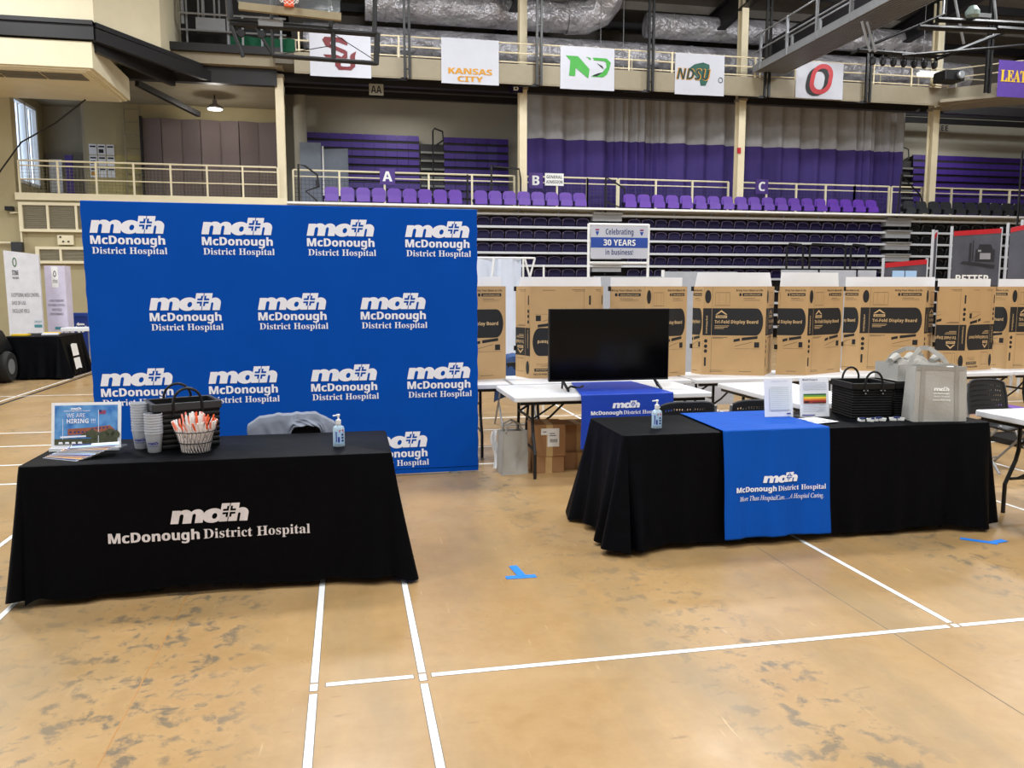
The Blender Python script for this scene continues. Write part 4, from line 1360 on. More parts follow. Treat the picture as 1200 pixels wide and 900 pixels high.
# vehicle cut by the left edge
vh = thing('utility_vehicle', 'black off road utility vehicle cut by the left photo edge', 'vehicle', (-6.15, 14.6, 0))
for x, y in ((-0.16, 0.0), (0.06, 1.5), (-1.35, 0.0), (-1.2, 1.5)):
    tire = MB()
    T4 = Matrix.Translation((x, y, 0.29)) @ Matrix.Rotation(pi / 2, 4, 'Y')
    tire.lathe([(0.15, -0.12), (0.25, -0.13), (0.28, -0.08), (0.28, 0.08), (0.25, 0.13), (0.15, 0.12)], 24, T=T4)
    for k in range(22):
        a = 2 * pi * k / 22
        tire.box(-0.02, 0.02, -0.13, 0.0, 0.27, 0.295, T=T4 @ Matrix.Rotation(a, 4, 'Z') @ Matrix.Rotation(pi / 2, 4, 'X'))
    to = tire.build('wheel', TIRE, vh, smooth=True)
    MB().lathe([(0.04, 0.1), (0.14, 0.12), (0.14, 0.13)], 12, T=T4).build('hub', GREY, to)
MB().add([(-1.3, -0.2, 0.5), (0.1, -0.1, 0.5), (0.12, 1.9, 0.55), (-1.3, 1.9, 0.55), (-1.2, -0.1, 1.1), (-0.25, -0.1, 1.1), (0.02, 1.7, 0.95), (-1.2, 1.7, 1.15)],
         [(3, 2, 1, 0), (4, 5, 6, 7), (0, 1, 5, 4), (1, 2, 6, 5), (2, 3, 7, 6), (3, 0, 4, 7)]).build('body', BLACKP, vh, bevel=0.06)
MB().tube([(-0.25, 0.2, 0.9), (-0.3, 0.5, 1.5), (-0.3, 1.3, 1.75), (-0.3, 1.6, 1.0)], 0.03, 8).build('roll_bar', BLACKM, vh)
MB().tube([(-0.9, -0.15, 0.9), (-0.2, -0.2, 0.8), (0.02, -0.1, 0.66), (-0.05, 0.3, 0.5)], 0.03, 8).build('brush_guard', BLACKM, vh)
MB().tube([(0.05, 0.2, 0.72), (0.16, 0.2, 0.7), (0.2, 0.2, 0.6), (0.18, 0.2, 0.5), (0.22, 0.2, 0.42)], 0.02, 6).build('orange_strap', mat('salmon_strap', (240, 130, 105), 0.6), vh)

# ================================================================== BLUE BACKDROP
bd = thing('backdrop', 'large blue fabric backdrop printed with repeated white hospital logos', 'backdrop', (-0.47, 7.24, 0))
BW = 1.62
BT = 2.38
def bd_pos(u, v, d=0.0):
    # u -1..1 across, v metres up
    edge = abs(u)
    x = u * (BW - 0.0) + (0.025 * (1 - v / BT) if u < 0 else 0) * edge
    y = 0.02 * u + 0.004 * sin(u * 9 + v * 3) * 0.5
    return Vector((x, y - d, v))


MB().grid(lambda a, b: bd_pos(a * 2 - 1, 0.02 + b * (BT - 0.02 + 0.008 * (1 - a))), 40, 20).build('fabric', BLUE, bd, smooth=True)
MB().grid(lambda a, b: bd_pos(a * 2 - 1, 0.02 + b * (BT - 0.02)) + Vector((0, 0.06, 0)), 10, 4).build('back_fabric', BLUE, bd, smooth=True)
for sx in (-1, 1):
    MB().grid(lambda a, b: bd_pos(sx, 0.02 + b * (BT - 0.02)) + Vector((sx * 0.008 * sin(pi * a) + 0.004 * sin(b * 70) * sin(pi * a), 0.06 * a, 0)), 6, 60).build('side_sleeve', BLUE, bd, smooth=True)
MB().grid(lambda a, b: bd_pos(a * 2 - 1, BT) + Vector((0, 0.06 * b, 0.008 * (1 - a) + 0.006 * sin(pi * b))), 20, 4).build('top_sleeve', BLUE, bd, smooth=True)
MB().tube([bd_pos(-1, 0.07) + Vector((0, -0.003, 0)), bd_pos(1, 0.07) + Vector((0, -0.003, 0))], 0.004, 5).build('hem_seam', BLUE, bd)
for x in (-1.4, 1.4):
    MB().box(x - 0.03, x + 0.03, 0.02, 0.42, 0, 0.02).build('foot', GREY, bd)
m = MB()
T = lambda u, v, d=0.0: bd_pos(u / BW, v, 0.001 + d)
R1 = (-1.555, -0.697, 0.155, 0.992)
R2_ = (-1.138, -0.268, 0.594)
ROWS = ((R1, 1.968), (R2_, 1.338), (R1, 0.713), (R2_, 0.095))
for xs, z in ROWS:
    for x in xs:
        mm = MB()
        stacked_logo(mm, T, x, z, 0.575)
        mm.build('logo_print', [PRINTW, BLUE], bd)

# ================================================================== FOLDING TABLES AND CHAIRS


def folding_table(lab, L, W_, loc, rz=0.0, group=None, inset=0.28):
    t = thing('folding_table', lab, 'table', loc, rz, group)
    H = 0.745
    top = MB()
    top.prism([(x - L / 2 + 0.0, y) for x, y in [(p[0] + L / 2, p[1] - W_ / 2) for p in rrect(L, W_, 0.05, 4)]], lambda u, v, d: (u, v, H - 0.045 + 0.045 * d), 1.0)
    top.build('tabletop', WPLAS, t, bevel=0.008)
    hx, hy = L / 2, W_ / 2
    by = 0.55 * hy
    MB().box(-hx + 0.06, hx - 0.06, -hy + 0.03, -hy + 0.06, H - 0.075, H - 0.045).box(-hx + 0.06, hx - 0.06, hy - 0.06, hy - 0.03, H - 0.075, H - 0.045).build('side_rail', BLACKM, t)
    for sx in (-1, 1):
        x = sx * (hx - inset)
        for sy in (-1, 1):
            y0 = sy * (hy - 0.16)
            y1 = sy * (hy - 0.06)
            MB().tube([(x, y0, H - 0.05), (x, y0, 0.48), (x + sx * 0.0, y0 + sy * 0.02, 0.40), (x, y1, 0.22), (x, y1, 0.0)], 0.015, 8).build('leg', BLACKM, t)
        MB().tube([(x, -hy + 0.1, 0.26), (x, hy - 0.1, 0.26)], 0.012, 6).build('crossbar', BLACKM, t)
        MB().tube([(x, -hy + 0.16, 0.52), (x, hy - 0.16, 0.52)], 0.012, 6).build('crossbar', BLACKM, t)
        MB().tube([(x, by, 0.52), (x - sx * 0.22, by, 0.66), (x - sx * 0.5, by, H - 0.05)], 0.011, 6).build('brace', BLACKM, t)
        MB().tube([(x, by, 0.26), (x - sx * 0.3, by, 0.45), (x - sx * 0.55, by, H - 0.06)], 0.011, 6).build('brace', BLACKM, t)
    return t


folding_table('folding table hidden under the fitted black cloth at left', 1.9, 0.70, (-0.745, 4.96, 0), inset=0.12)
folding_table('folding table hidden under the black cloth at right', 2.62, 0.70, (3.055, 5.20, 0), inset=0.25)
folding_table('white folding table that carries the television', 1.85, 0.92, (2.33, 7.29, 0), inset=0.20)
folding_table('leftmost white folding table in the row carrying the cardboard displays', 1.85, 0.76, (0.65, 8.215, 0))
folding_table('white folding table of the back row behind the television', 1.89, 0.76, (2.555, 8.215, 0))
folding_table('white folding table of the back row right of the television', 1.93, 0.76, (4.50, 8.215, 0))
folding_table('white folding table of the back row behind the grey totes', 1.96, 0.76, (6.46, 8.25, 0))
folding_table('white folding table at the right end of the back row', 1.9, 0.76, (8.42, 8.27, 0))
folding_table('white folding table set end on between the television table and the acrylic signs', 1.55, 0.75, (3.99, 6.75, 0), pi / 2)
folding_table('white folding table cut off by the right photo edge', 1.85, 0.76, (5.15, 4.50, 0), pi / 2, inset=0.30)

# ---- left table cloth
LT = dict(x0=-1.716, x1=0.234, y0=4.59, y1=5.335, zt=0.757)
mb, lfront = skirt_cloth(LT['x0'], LT['x1'], LT['y0'], LT['y1'], LT['zt'], 0.05, 0.012, 0.085, 0.034, 11)
lc = mb.build('tablecloth', BLACKC, smooth=True)
tag(lc, 'fitted black tablecloth with white hospital lettering on the left table', 'tablecloth')
m = MB()
T = lambda u, v, d=0.0: Vector((u, lfront(u, v) - 0.002 - d, v))
line_logo(m, T, -1.287, 0.318, 1.055)
m.build('lettering', [mat('white_cloth_print', (214, 208, 210), 0.7, noise=0.12, nscale=30), BLACKC], lc)

# ---- right table cloth and runner
RT = dict(x0=1.70, x1=4.41, y0=4.83, y1=5.575, zt=0.757)
mb, rfront = skirt_cloth(RT['x0'], RT['x1'], RT['y0'], RT['y1'], RT['zt'], 0.045, 0.045, 0.10, 0.05, 23, 0.4)
rcl = mb.build('tablecloth', BLACKC, smooth=True)
tag(rcl, 'loose black tablecloth under the blue runner on the right table', 'tablecloth')


def runner(lab, x0, x1, xb0, xb1, yb, zt, front, zh, M_, wave, seed, backdrop=None):
    rnd = random.Random(seed)
    ph = [rnd.uniform(0, 6.28) for _ in range(6)]
    yf = front((x0 + x1) / 2, zt)
    na, nb, nu = 10, 30, 64

    def wob(u, t):
        return wave * t * (sin(u * 14 + ph[0]) + 0.6 * sin(u * 27 + ph[1]) + 0.3 * sin(u * 43 + ph[2])) + wave * 0.15 * sin(u * 60 + t * 9) * t

    def sur(u, v, d=0.0):          # u 0..1 across; v height on the front
        x = x0 + (x1 - x0) * u
        t = max(0.0, (zt - v) / (zt - zh))
        y = front(x, v) - 0.016 - 0.01 * t - wave * 1.7 * t + wob(u, t)
        return Vector((x + 0.004 * sin(t * 5 + u), y - d, v))

    def fn(a, b):
        if b < 0.3:
            t = b / 0.3
            return Vector((xb0 + (x0 - xb0) * t + (xb1 - xb0 + (x1 - x0 - xb1 + xb0) * t) * a, yb + (yf - 0.006 - yb) * t, zt + 0.006))
        if b < 0.34:
            t = (b - 0.3) / 0.04
            p = sur(a, zt)
            return Vector((p.x, yf - 0.006 + (p.y - yf + 0.006) * t, zt + 0.006 - 0.006 * t * t))
        t = (b - 0.34) / 0.66
        return sur(a, zt - (zt - zh) * t)
    mb = MB()
    mb.grid(fn, nu, 100)
    o = mb.build('table_runner', M_, smooth=True)
    s_ = o.modifiers.new('thickness', 'SOLIDIFY')
    s_.thickness = 0.003
    s_.offset = -1
    tag(o, lab, 'table runner')
    return o, (lambda u, v, d=0.0: sur((u - x0) / (x1 - x0), v, d + 0.006))


rn, T = runner('bright blue runner with white logo across the black right table', 2.372, 3.135, 2.40, 3.10, 5.57, 0.76, rfront, 0.062, BLUE2, 0.009, 5)
m = MB()
line_logo(m, T, 2.456, 0.362, 0.645)
put_text(m, 'More Than HospitalCare. . . A Hospital Caring.', T, 2.478, 0.305, 0.605, 0.030, 'ital', off=0.004)
m.build('lettering', [PRINTW, BLUE2], rn)
tvf = lambda x, z: 6.825
rn2, T = runner('royal blue runner with white logo hanging from the television table', 2.0, 2.86, 2.17, 2.80, 7.74, 0.75, tvf, 0.27, mat('royal_blue_satin', (16, 62, 176), 0.5, noise=0.06), 0.004, 9)
m = MB()
line_logo(m, T, 2.085, 0.575, 0.66)
put_text(m, 'More Than HospitalCare. . . A Hospital Caring.', T, 2.10, 0.52, 0.62, 0.030, 'ital', off=0.004)
m.build('lettering', [PRINTW, mat('royal_blue_satin', (16, 62, 176))], rn2)


# ---- chairs
def chair(lab, loc, rz, group=None):
    c = thing('folding_chair', lab, 'chair', loc, rz, group)
    Wc = 0.47

    def back(u, v):
        x = (u - 0.5) * Wc * (1 - 0.10 * max(0, v - 0.6) / 0.4 * abs(u - .5) * 2)
        crown = 0.03 * (1 - (2 * u - 1) ** 4) * v
        return Vector((x, 0.20 + 0.05 * (v - 0.5) - 0.05 * (1 - (2 * u - 1) ** 2) * -1, 0.50 + 0.285 * v + crown))
    nu, nv = 44, 20
    sk = lambda i, j: i % 2 == 1 and j % 3 == 1 and 5 <= i <= 39 and 2 <= j <= 17
    b = MB().grid(back, nu, nv, skip=sk)
    bo = b.build('backrest', mat('charcoal_chair_plastic', (36, 37, 40), 0.5, noise=0.08), c)
    sm = bo.modifiers.new('thickness', 'SOLIDIFY')
    sm.thickness = 0.012
    MB().tube([back(0, v / 6) for v in range(7)] + [back(k / 12, 1) for k in range(1, 12)] + [back(1, 1 - v / 6) for v in range(7)], 0.010, 6).build('back_rim', DKGREY, c)
    st = MB().grid(lambda u, v: Vector(((u - 0.5) * 0.46, -0.24 + 0.42 * v, 0.445 + 0.012 * cos((u - .5) * 5) - 0.02 * (1 - v) ** 3)), 16, 10).build('seat', BLACKP, c, smooth=True)
    s2 = st.modifiers.new('thickness', 'SOLIDIFY')
    s2.thickness = 0.02
    for sx in (-1, 1):
        x = sx * 0.235
        MB().tube([(x, 0.235, 0.78), (x, 0.18, 0.45), (x, -0.20, 0.0)], 0.012, 8).build('leg', GREY, c)
        MB().tube([(x * 0.92, -0.16, 0.44), (x * 0.92, 0.27, 0.0)], 0.012, 8).build('leg', GREY, c)
    MB().tube([(-0.216, 0.22, 0.05), (0.216, 0.22, 0.05)], 0.01, 6).build('stretcher', GREY, c)
    return c


chair('black perforated folding chair behind the hand sanitizer on the right table', (2.57, 6.06, 0), pi)
chair('black perforated folding chair behind the blue runner on the right table', (3.17, 6.06, 0), pi)
chair('black folding chair under the grey jacket behind the left table', (-0.37, 5.77, 0), pi)
chair('black perforated folding chair behind the white table at the right edge', (6.02, 6.45, 0), 0.1)
chair('black folding chair far behind, between the first two cardboard displays', (2.02, 9.7, 0), pi)
jk = MB()


def jfn(u, v):
    # draped over the chair back: v 0 front hem .. 1 back hem
    x = (u - 0.5) * 0.57
    e = abs(2 * u - 1)
    top = 0.835 - 0.075 * e ** 2.8 + 0.006 * sin(u * 11)
    sm_ = lambda a, b, t: (lambda q: q * q * (3 - 2 * q))(min(1, max(0, (t - a) / (b - a))))
    gap = sm_(0.40, 0.52, u) * (1 - sm_(0.80, 0.93, u))
    fl_ = 0.26 - 0.215 * gap
    wr = 0.010 * sin(u * 31 + v * 7) + 0.007 * sin(u * 17 - v * 11) + 0.006 * sin(u * 60 + v * 25)
    if v < 0.45:
        t = v / 0.45
        return Vector((x * (1.02 - 0.03 * t), -0.07 - 0.03 * (1 - t) + wr * (1 - t * t), top - fl_ * (1 - t)))
    if v < 0.55:
        a = (v - 0.45) / 0.1 * pi
        return Vector((x, -0.02 - 0.05 * cos(a), top + 0.04 * sin(a) + wr * 0.3))
    t = (v - 0.55) / 0.45
    return Vector((x * (1 + 0.05 * t), 0.03 + 0.04 * t + wr * t, top - 0.5 * t))


jo = MB().grid(jfn, 60, 40).build('jacket', JACK, smooth=True, loc=(-0.37, 5.50, 0.0))
sm = jo.modifiers.new('thickness', 'SOLIDIFY')
sm.thickness = 0.008
tag(jo, 'grey jacket draped over the chair back behind the left table', 'jacket')
dj = MB().grid(jfn, 30, 20).build('jacket', DENIM, smooth=True, loc=(2.02, 9.52, 0.05))
tag(dj, 'blue denim jacket on the far chair between the first two cardboard displays', 'jacket')

# ================================================================== THINGS ON THE LEFT TABLE
ZT = 0.757
# hiring sign in a slanted acrylic stand
hs = thing('hiring_sign', 'white framed hiring sign with blue sky picture in an acrylic stand', 'sign', (-1.49, 5.05, ZT), radians(-4))
MB().box(-0.19, 0.19, -0.075, 0.06, 0, 0.012).build('base', ACRYL, hs, bevel=0.003)
MB().box(-0.19, 0.19, -0.085, -0.07, 0, 0.022).build('front_lip', WPLAS, hs, bevel=0.003)
HT = Matrix.Translation((0, -0.05, 0.012)) @ Matrix.Rotation(radians(-10), 4, 'X')
MB().box(-0.19, 0.19, 0, 0.006, 0, 0.265, T=HT).build('frame', WPLAS, hs)
m = MB()
T = lambda u, v, d=0.0: HT @ Vector((u, -0.001 - d * 0.7, v))
SKYP = sky_print()
put_polys(m, [rect(-0.172, 0.172, 0.022, 0.248)], T, 0)
put_polys(m, [rect(-0.172, 0.172, 0.022, 0.055), [(0.02, 0.05), (0.06, 0.085), (0.11, 0.075), (0.172, 0.105), (0.172, 0.05)]], T, 2, lift=0.003)
put_polys(m, [[(-0.10, 0.075), (0.02, 0.085), (0.02, 0.118), (-0.10, 0.112)], [(0.02, 0.085), (0.16, 0.10), (0.13, 0.13), (0.02, 0.118)]], T, 1, lift=0.0026)
put_polys(m, [[(-0.14, 0.06), (0.0, 0.065), (0.0, 0.074), (-0.14, 0.07)]], T, 3, lift=0.0045)
put_polys(m, [[(-0.04, 0.07), (0.03, 0.06), (0.09, 0.08), (0.03, 0.11)]], T, 2, lift=0.004)
put_polys(m, [rect(-0.09 + 0.022 * k, -0.078 + 0.022 * k, 0.088, 0.098) for k in range(5)] + [rect(0.03 + 0.02 * k, 0.04 + 0.02 * k, 0.105 + 0.002 * k, 0.114 + 0.002 * k) for k in range(5)], T, 5, lift=0.0032)
put_polys(m, [[(-0.15 + 0.035 * k, 0.026), (-0.125 + 0.035 * k, 0.026), (-0.128 + 0.035 * k, 0.038), (-0.147 + 0.035 * k, 0.038)] for k in range(4)], T, 3, lift=0.0048)
put_polys(m, [ell(0.10 + 0.03 * k, 0.075 + 0.012 * (k % 2), 0.026, 0.024, 12) for k in range(3)], T, 2, lift=0.0038)
put_polys(m, [rect(-0.128, -0.126, 0.05, 0.17), rect(0.066, 0.0685, 0.03, 0.22)], T, 3, lift=0.0034)
put_polys(m, [rect(0.069, 0.108, 0.196 + 0.006 * k, 0.199 + 0.006 * k) for k in range(4)], T, 4, lift=0.0036)
put_polys(m, [rect(0.069, 0.083, 0.206, 0.220)], T, 5, lift=0.0042)
put_text(m, 'WE ARE', T, -0.105, 0.178, 0.10, 0.024, 'sans', 3, lift=0.006)
put_text(m, 'HIRING !!!', T, -0.105, 0.144, 0.155, 0.026, 'bold', 3, lift=0.006)
put_mdh(m, lambda u, v, d=0.0: T(u, v, d + 0.003), -0.085, 0.222, 0.06, 3, 0)
put_text(m, 'McDonough District Hospital', T, -0.12, 0.213, 0.14, 0.006, 'bold', 3, lift=0.004)
m.build('picture', [SKYP, BRICKR, TREE, PRINTW, RED, NAVY], hs)

# fanned brochures
for k in range(11):
    b = thing('brochure', 'glossy brochure, %s from the bottom of the fan before the hiring sign' % ORDW[k], 'brochure', (-1.53 + 0.013 * k, 4.785 + 0.006 * k, ZT + 0.0055 * k), radians(-32 + 4.4 * k), 'fanned brochures on the left table')
    MB().box(-0.12, 0.12, -0.05, 0.05, 0, 0.003).build('pages', PAPER, b)
    cols = [NAVY, GOLD, BRICKR, INDIGO, LABELB, TREE]
    MB().box(-0.118, 0.118, -0.049, -0.01, 0.003, 0.0034).box(-0.118, -0.02, 0.0, 0.049, 0.003, 0.0034, 1).build('cover_print', [cols[k % 6], cols[(k + 2) % 6]], b)

# stacked cups
cup = [(0.033, 0.0), (0.036, 0.004), (0.047, 0.105), (0.050, 0.107), (0.050, 0.114), (0.046, 0.114), (0.0345, 0.008), (0.0, 0.007)]
cup_me = MB().lathe(cup[:-1], 24).mesh('plastic_cup', CUPM, True)


def cup_stack(x, y, n, where, group):
    for k in range(n):
        c = inst(cup_me, 'plastic_cup', None, (x, y, ZT + 0.0155 * k), 0.1 * k)
        if k == 0:
            tag(c, 'bottom grey cup with blue logo of the %s' % where, 'cup', group)
            m = MB()
            T = lambda u, v, d=0.0: Vector(((0.034 + 0.115 * v + d) * sin(u / 0.042), -(0.0345 + 0.115 * v + d) * cos(u / 0.042), v))
            put_mdh(m, T, -0.033, 0.048, 0.066, 0, 1)
            put_text(m, 'McDonough', T, -0.03, 0.036, 0.058, 0.007, 'bold', 0)
            m.build('print', [INDIGO, CUPM], c)
        else:
            tag(c, 'grey cup, %s from the bottom in the %s' % (ORDW[k], where), 'cup', group)


cup_stack(-1.195, 5.00, 11, 'taller cup stack', 'cups of the back stack')
cup_stack(-1.095, 4.87, 8, 'shorter cup stack', 'cups of the front stack')


# black tote baskets
def tote_basket(lab, loc, rz, w, d, h, taper=0.94, ribs=9, rivets=False):
    b = thing('black_basket', lab, 'basket', loc, rz)
    t = 0.012

    def wall(k):
        return 1 - (1 - taper) * (1 - k)
    body = MB()
    lv = [0.0] + [i / (ribs * 4) for i in range(1, ribs * 4 + 1)]

    def ringp(z, inner):
        k = wall(z)
        bulge = 0.0 if inner else 0.004 * abs(sin(z * ribs * pi))
        a, c = w / 2 * k - inner * t + bulge, d / 2 * k - inner * t + bulge
        return [(-a, -c, z * h), (a, -c, z * h), (a, c, z * h), (-a, c, z * h)]
    vs, fs = [], []
    for z in lv:
        vs += ringp(z, 0)
    n = len(lv)
    for i in range(n - 1):
        for j in range(4):
            fs.append((i * 4 + j, i * 4 + (j + 1) % 4, i * 4 + 4 + (j + 1) % 4, i * 4 + 4 + j))
    o = len(vs)
    vs += ringp(1.0, 1) + ringp(0.04, 1)
    for j in range(4):
        j2 = (j + 1) % 4
        fs.append(((n - 1) * 4 + j, (n - 1) * 4 + j2, o + j2, o + j))
        fs.append((o + j, o + j2, o + 4 + j2, o + 4 + j))
    fs += [(3, 2, 1, 0), (o + 4, o + 5, o + 6, o + 7)]
    body.add(vs, fs)
    body.build('body', BLACKP if not rivets else mat('black_woven', (8, 8, 10), 0.6, spec=0.2, noise=0.2, nscale=30, bump=0.2, bscale=60), b)
    rm = MB()
    a, c = w / 2 + 0.006, d / 2 + 0.006
    rm.bar((-a, -c, h - 0.02), (a, -c, h - 0.02), 0.014, 0.045).bar((-a, c, h - 0.02), (a, c, h - 0.02), 0.014, 0.045).bar((-a, -c, h - 0.02), (-a, c, h - 0.02), 0.014, 0.045).bar((a, -c, h - 0.02), (a, c, h - 0.02), 0.014, 0.045)
    rm.build('rim', DKGREY if not rivets else BLACKP, b, bevel=0.004)
    for sy in (-1, 1):
        hw_ = w * 0.22
        MB().tube([(hw_ * -1.0, sy * (c + 0.008), h - 0.06), (-hw_, sy * (c + 0.008), h - 0.01)] + [(-hw_ * cos(pi * k / 10), sy * (c + 0.004), h + 0.0 + 0.085 * sin(pi * k / 10)) for k in range(1, 10)] + [(hw_, sy * (c + 0.008), h - 0.01), (hw_, sy * (c + 0.008), h - 0.06)], 0.008, 8).build('handle', BLACKP, b, smooth=True)
        if rivets:
            rv = MB()
            for sx in (-1, 1):
                for dx, dz in ((-0.014, -0.05), (0.014, -0.05), (0, -0.072)):
                    rv.lathe([(0.005, 0), (0.005, 0.004), (0.002, 0.006)], 8, T=Matrix.Translation((sx * hw_ + dx, sy * (c + 0.012), h + dz)) @ Matrix.Rotation(sy * -pi / 2 * -1 if sy > 0 else pi / 2, 4, 'X'))
            rv.build('rivets', GREY, b)['kind'] = 'stuff'
    return b


tote_basket('black ribbed open basket with round handles behind the cups', (-0.97, 5.06, ZT), radians(22), 0.36, 0.26, 0.27, 0.95, 9)

# wire basket full of pens
wb = thing('wire_basket', 'round black wire basket holding white and orange pens', 'basket', (-0.865, 4.83, ZT))
for z, r in ((0.006, 0.080), (0.06, 0.090), (0.125, 0.112)):
    MB().tube([(r * cos(2 * pi * k / 28), r * sin(2 * pi * k / 28), z) for k in range(28)], 0.003, 6, closed=True).build('hoop', BLACKM, wb)
wm = MB()
for k in range(28):
    a = 2 * pi * k / 28
    wm.tube([(0.080 * cos(a), 0.080 * sin(a), 0.006), (0.090 * cos(a + .1), 0.090 * sin(a + .1), 0.06), (0.112 * cos(a + .25), 0.112 * sin(a + .25), 0.125)], 0.0012, 4)
wm.build('wires', BLACKM, wb)['kind'] = 'stuff'
pen_v = []
for cap_m in (ORANGE, PINK, WHITE):
    p = MB().lathe([(0.0015, 0), (0.0045, 0.008), (0.0045, 0.155)], 8, mi=0)
    p.lathe([(0.0048, 0.150), (0.005, 0.188), (0.003, 0.194)], 8, mi=1)
    p.box(0.003, 0.007, -0.0015, 0.0015, 0.14, 0.19, 1)
    pen_v.append(p.mesh('pen', [mat('pen_white', (236, 228, 224), 0.4, noise=0), cap_m], True))
rnd = random.Random(4)
for k in range(64):
    if k < 30:
        a = 2 * pi * k / 30 + 0.05
        base = Vector((0.072 * cos(a + 0.35), 0.072 * sin(a + 0.35), 0.004))
        tip = Vector((0.122 * cos(a - 0.30), 0.122 * sin(a - 0.30), 0.185))
    else:
        a, rr = rnd.uniform(0, 2 * pi), rnd.uniform(0.0, 0.055)
        base = Vector((rr * cos(a), rr * sin(a), 0.004 + rnd.uniform(0, 0.035)))
        tip = base + Vector((rr * 0.5 * cos(a) + rnd.uniform(-.02, .02), rr * 0.5 * sin(a) + rnd.uniform(-.02, .02), 0.15))
    o = inst(pen_v[k % 3 if k % 5 else 2], 'pen', None, Vector((-0.865, 4.83, ZT)) + base)
    o.rotation_euler = (tip - base).to_track_quat('Z', 'Y').to_euler()
    kc = ('orange', 'coral', 'white')[k % 3 if k % 5 else 2]
    tag(o, 'white pen with %s cap standing in the wire basket' % kc, 'pen', '%s capped pens in the wire basket' % kc)


# hand sanitizer bottles
def sanitizer(lab, loc, rz=0.0):
    s = thing('sanitizer_bottle', lab, 'bottle', loc, rz)
    prof = [(0.030, 0), (0.034, 0.004), (0.034, 0.105), (0.030, 0.118), (0.016, 0.126), (0.014, 0.132)]
    MB().lathe(prof, 28, sy=0.7).build('bottle_body', CLEAR, s, smooth=True)
    m = MB()
    TL = lambda u, v, d=0.0: Vector(((0.0346 + d) * sin(u / 0.034), -0.7 * (0.0346 + d) * cos(u / 0.034), v))
    lb = MB()
    lb.grid(lambda a, b_: TL(-0.03 + 0.06 * a, 0.02 + 0.075 * b_), 12, 2)
    lb.build('label', LABELB, s, smooth=True)
    put_polys(m, [[(0.0, 0.086), (0.026, 0.086), (0.026, 0.104), (0.0, 0.100)]], TL, 0)
    for k in range(3):
        put_polys(m, [rect(0.012, 0.026, 0.03 + 0.018 * k, 0.042 + 0.018 * k)], TL, 1)
    put_polys(m, [rect(-0.02, -0.014, 0.03, 0.09), rect(-0.008, 0.002, 0.028, 0.06)], TL, 2)
    m.build('label_print', [RED, NAVY, INDIGO], s)
    MB().lathe([(0.0145, 0.130), (0.0155, 0.134), (0.0155, 0.158), (0.008, 0.161), (0.006, 0.163), (0.006, 0.180), (0.010, 0.182), (0.010, 0.190), (0.006, 0.192)], 16).build('pump', WPLAS, s, smooth=True)
    MB().bar((0.004, 0, 0.187), (-0.032, 0, 0.183), 0.010, 0.008).build('nozzle', WPLAS, s, bevel=0.002)


sanitizer('hand sanitizer pump bottle on the left table near its right end', (-0.065, 4.83, ZT), 0.15)
sanitizer('hand sanitizer pump bottle on the black cloth left of the blue runner', (2.01, 5.05, ZT), -0.2)

# ================================================================== THINGS ON THE RIGHT TABLE
def acrylic_sign(lab, loc, rz, w, h, draw, mats):
    s = thing('acrylic_sign', lab, 'sign', loc, rz)
    A = Matrix.Rotation(radians(-8), 4, 'X')
    MB().box(-w / 2 - 0.004, w / 2 + 0.004, -0.004, 0.0, 0, h, T=A).build('front_panel', ACRYL, s)
    MB().box(-w / 2, w / 2, 0.001, 0.003, 0.004, h - 0.002, T=A).build('sheet', PAPER, s)
    MB().box(-w / 2 - 0.004, w / 2 + 0.004, 0.0, 0.10, -0.001, 0.003).build('foot', ACRYL, s)
    m = MB()
    T = lambda u, v, d=0.0: A @ Vector((u - w / 2, -0.005 - d, v))
    draw(m, T, w, h)
    m.build('print', mats, s)


def dr_list(m, T, w, h):
    put_text(m, 'Registration Sheet', T, 0.05, h - 0.022, w * 0.6, 0.010, 'sans', 0)
    put_polys(m, [rect(0.04, w - 0.02, 0.06, h - 0.065)], T, 1, lift=0.001)
    for k in range(16):
        put_polys(m, [rect(0.045, w - 0.03, 0.068 + 0.0105 * k, 0.0695 + 0.0105 * k)], T, 0)
    put_polys(m, [rect(w - 0.05, w - 0.02, 0.028, 0.038)], T, 2)


def dr_bp(m, T, w, h):
    put_text(m, 'Blood Pressure', T, 0.02, h - 0.024, w * 0.52, 0.013, 'bold', 0)
    for k in range(5):
        put_polys(m, [rect(0.02, w - 0.02, h - 0.045 - 0.012 * k, h - 0.042 - 0.012 * k)], T, 1)
    for k, mi in enumerate((5, 4, 3, 6, 2, 5)):
        pass
    y = 0.100
    for mi, hh in ((2, 0.022), (6, 0.012), (3, 0.013), (4, 0.012), (5, 0.011)):
        put_polys(m, [rect(0.025, w - 0.025, y, y + hh)], T, mi)
        y += hh
    put_polys(m, [rect(0.03, w * 0.3, 0.104, 0.116), rect(w * 0.4, w - 0.03, 0.104, 0.108)], T, 0, lift=0.003)
    for k in range(6):
        put_polys(m, [rect(0.02, w - 0.03, 0.04 + 0.009 * k, 0.042 + 0.009 * k)], T, 1)
    put_polys(m, [rect(0.01, 0.11, 0.012, 0.019)], T, 7)


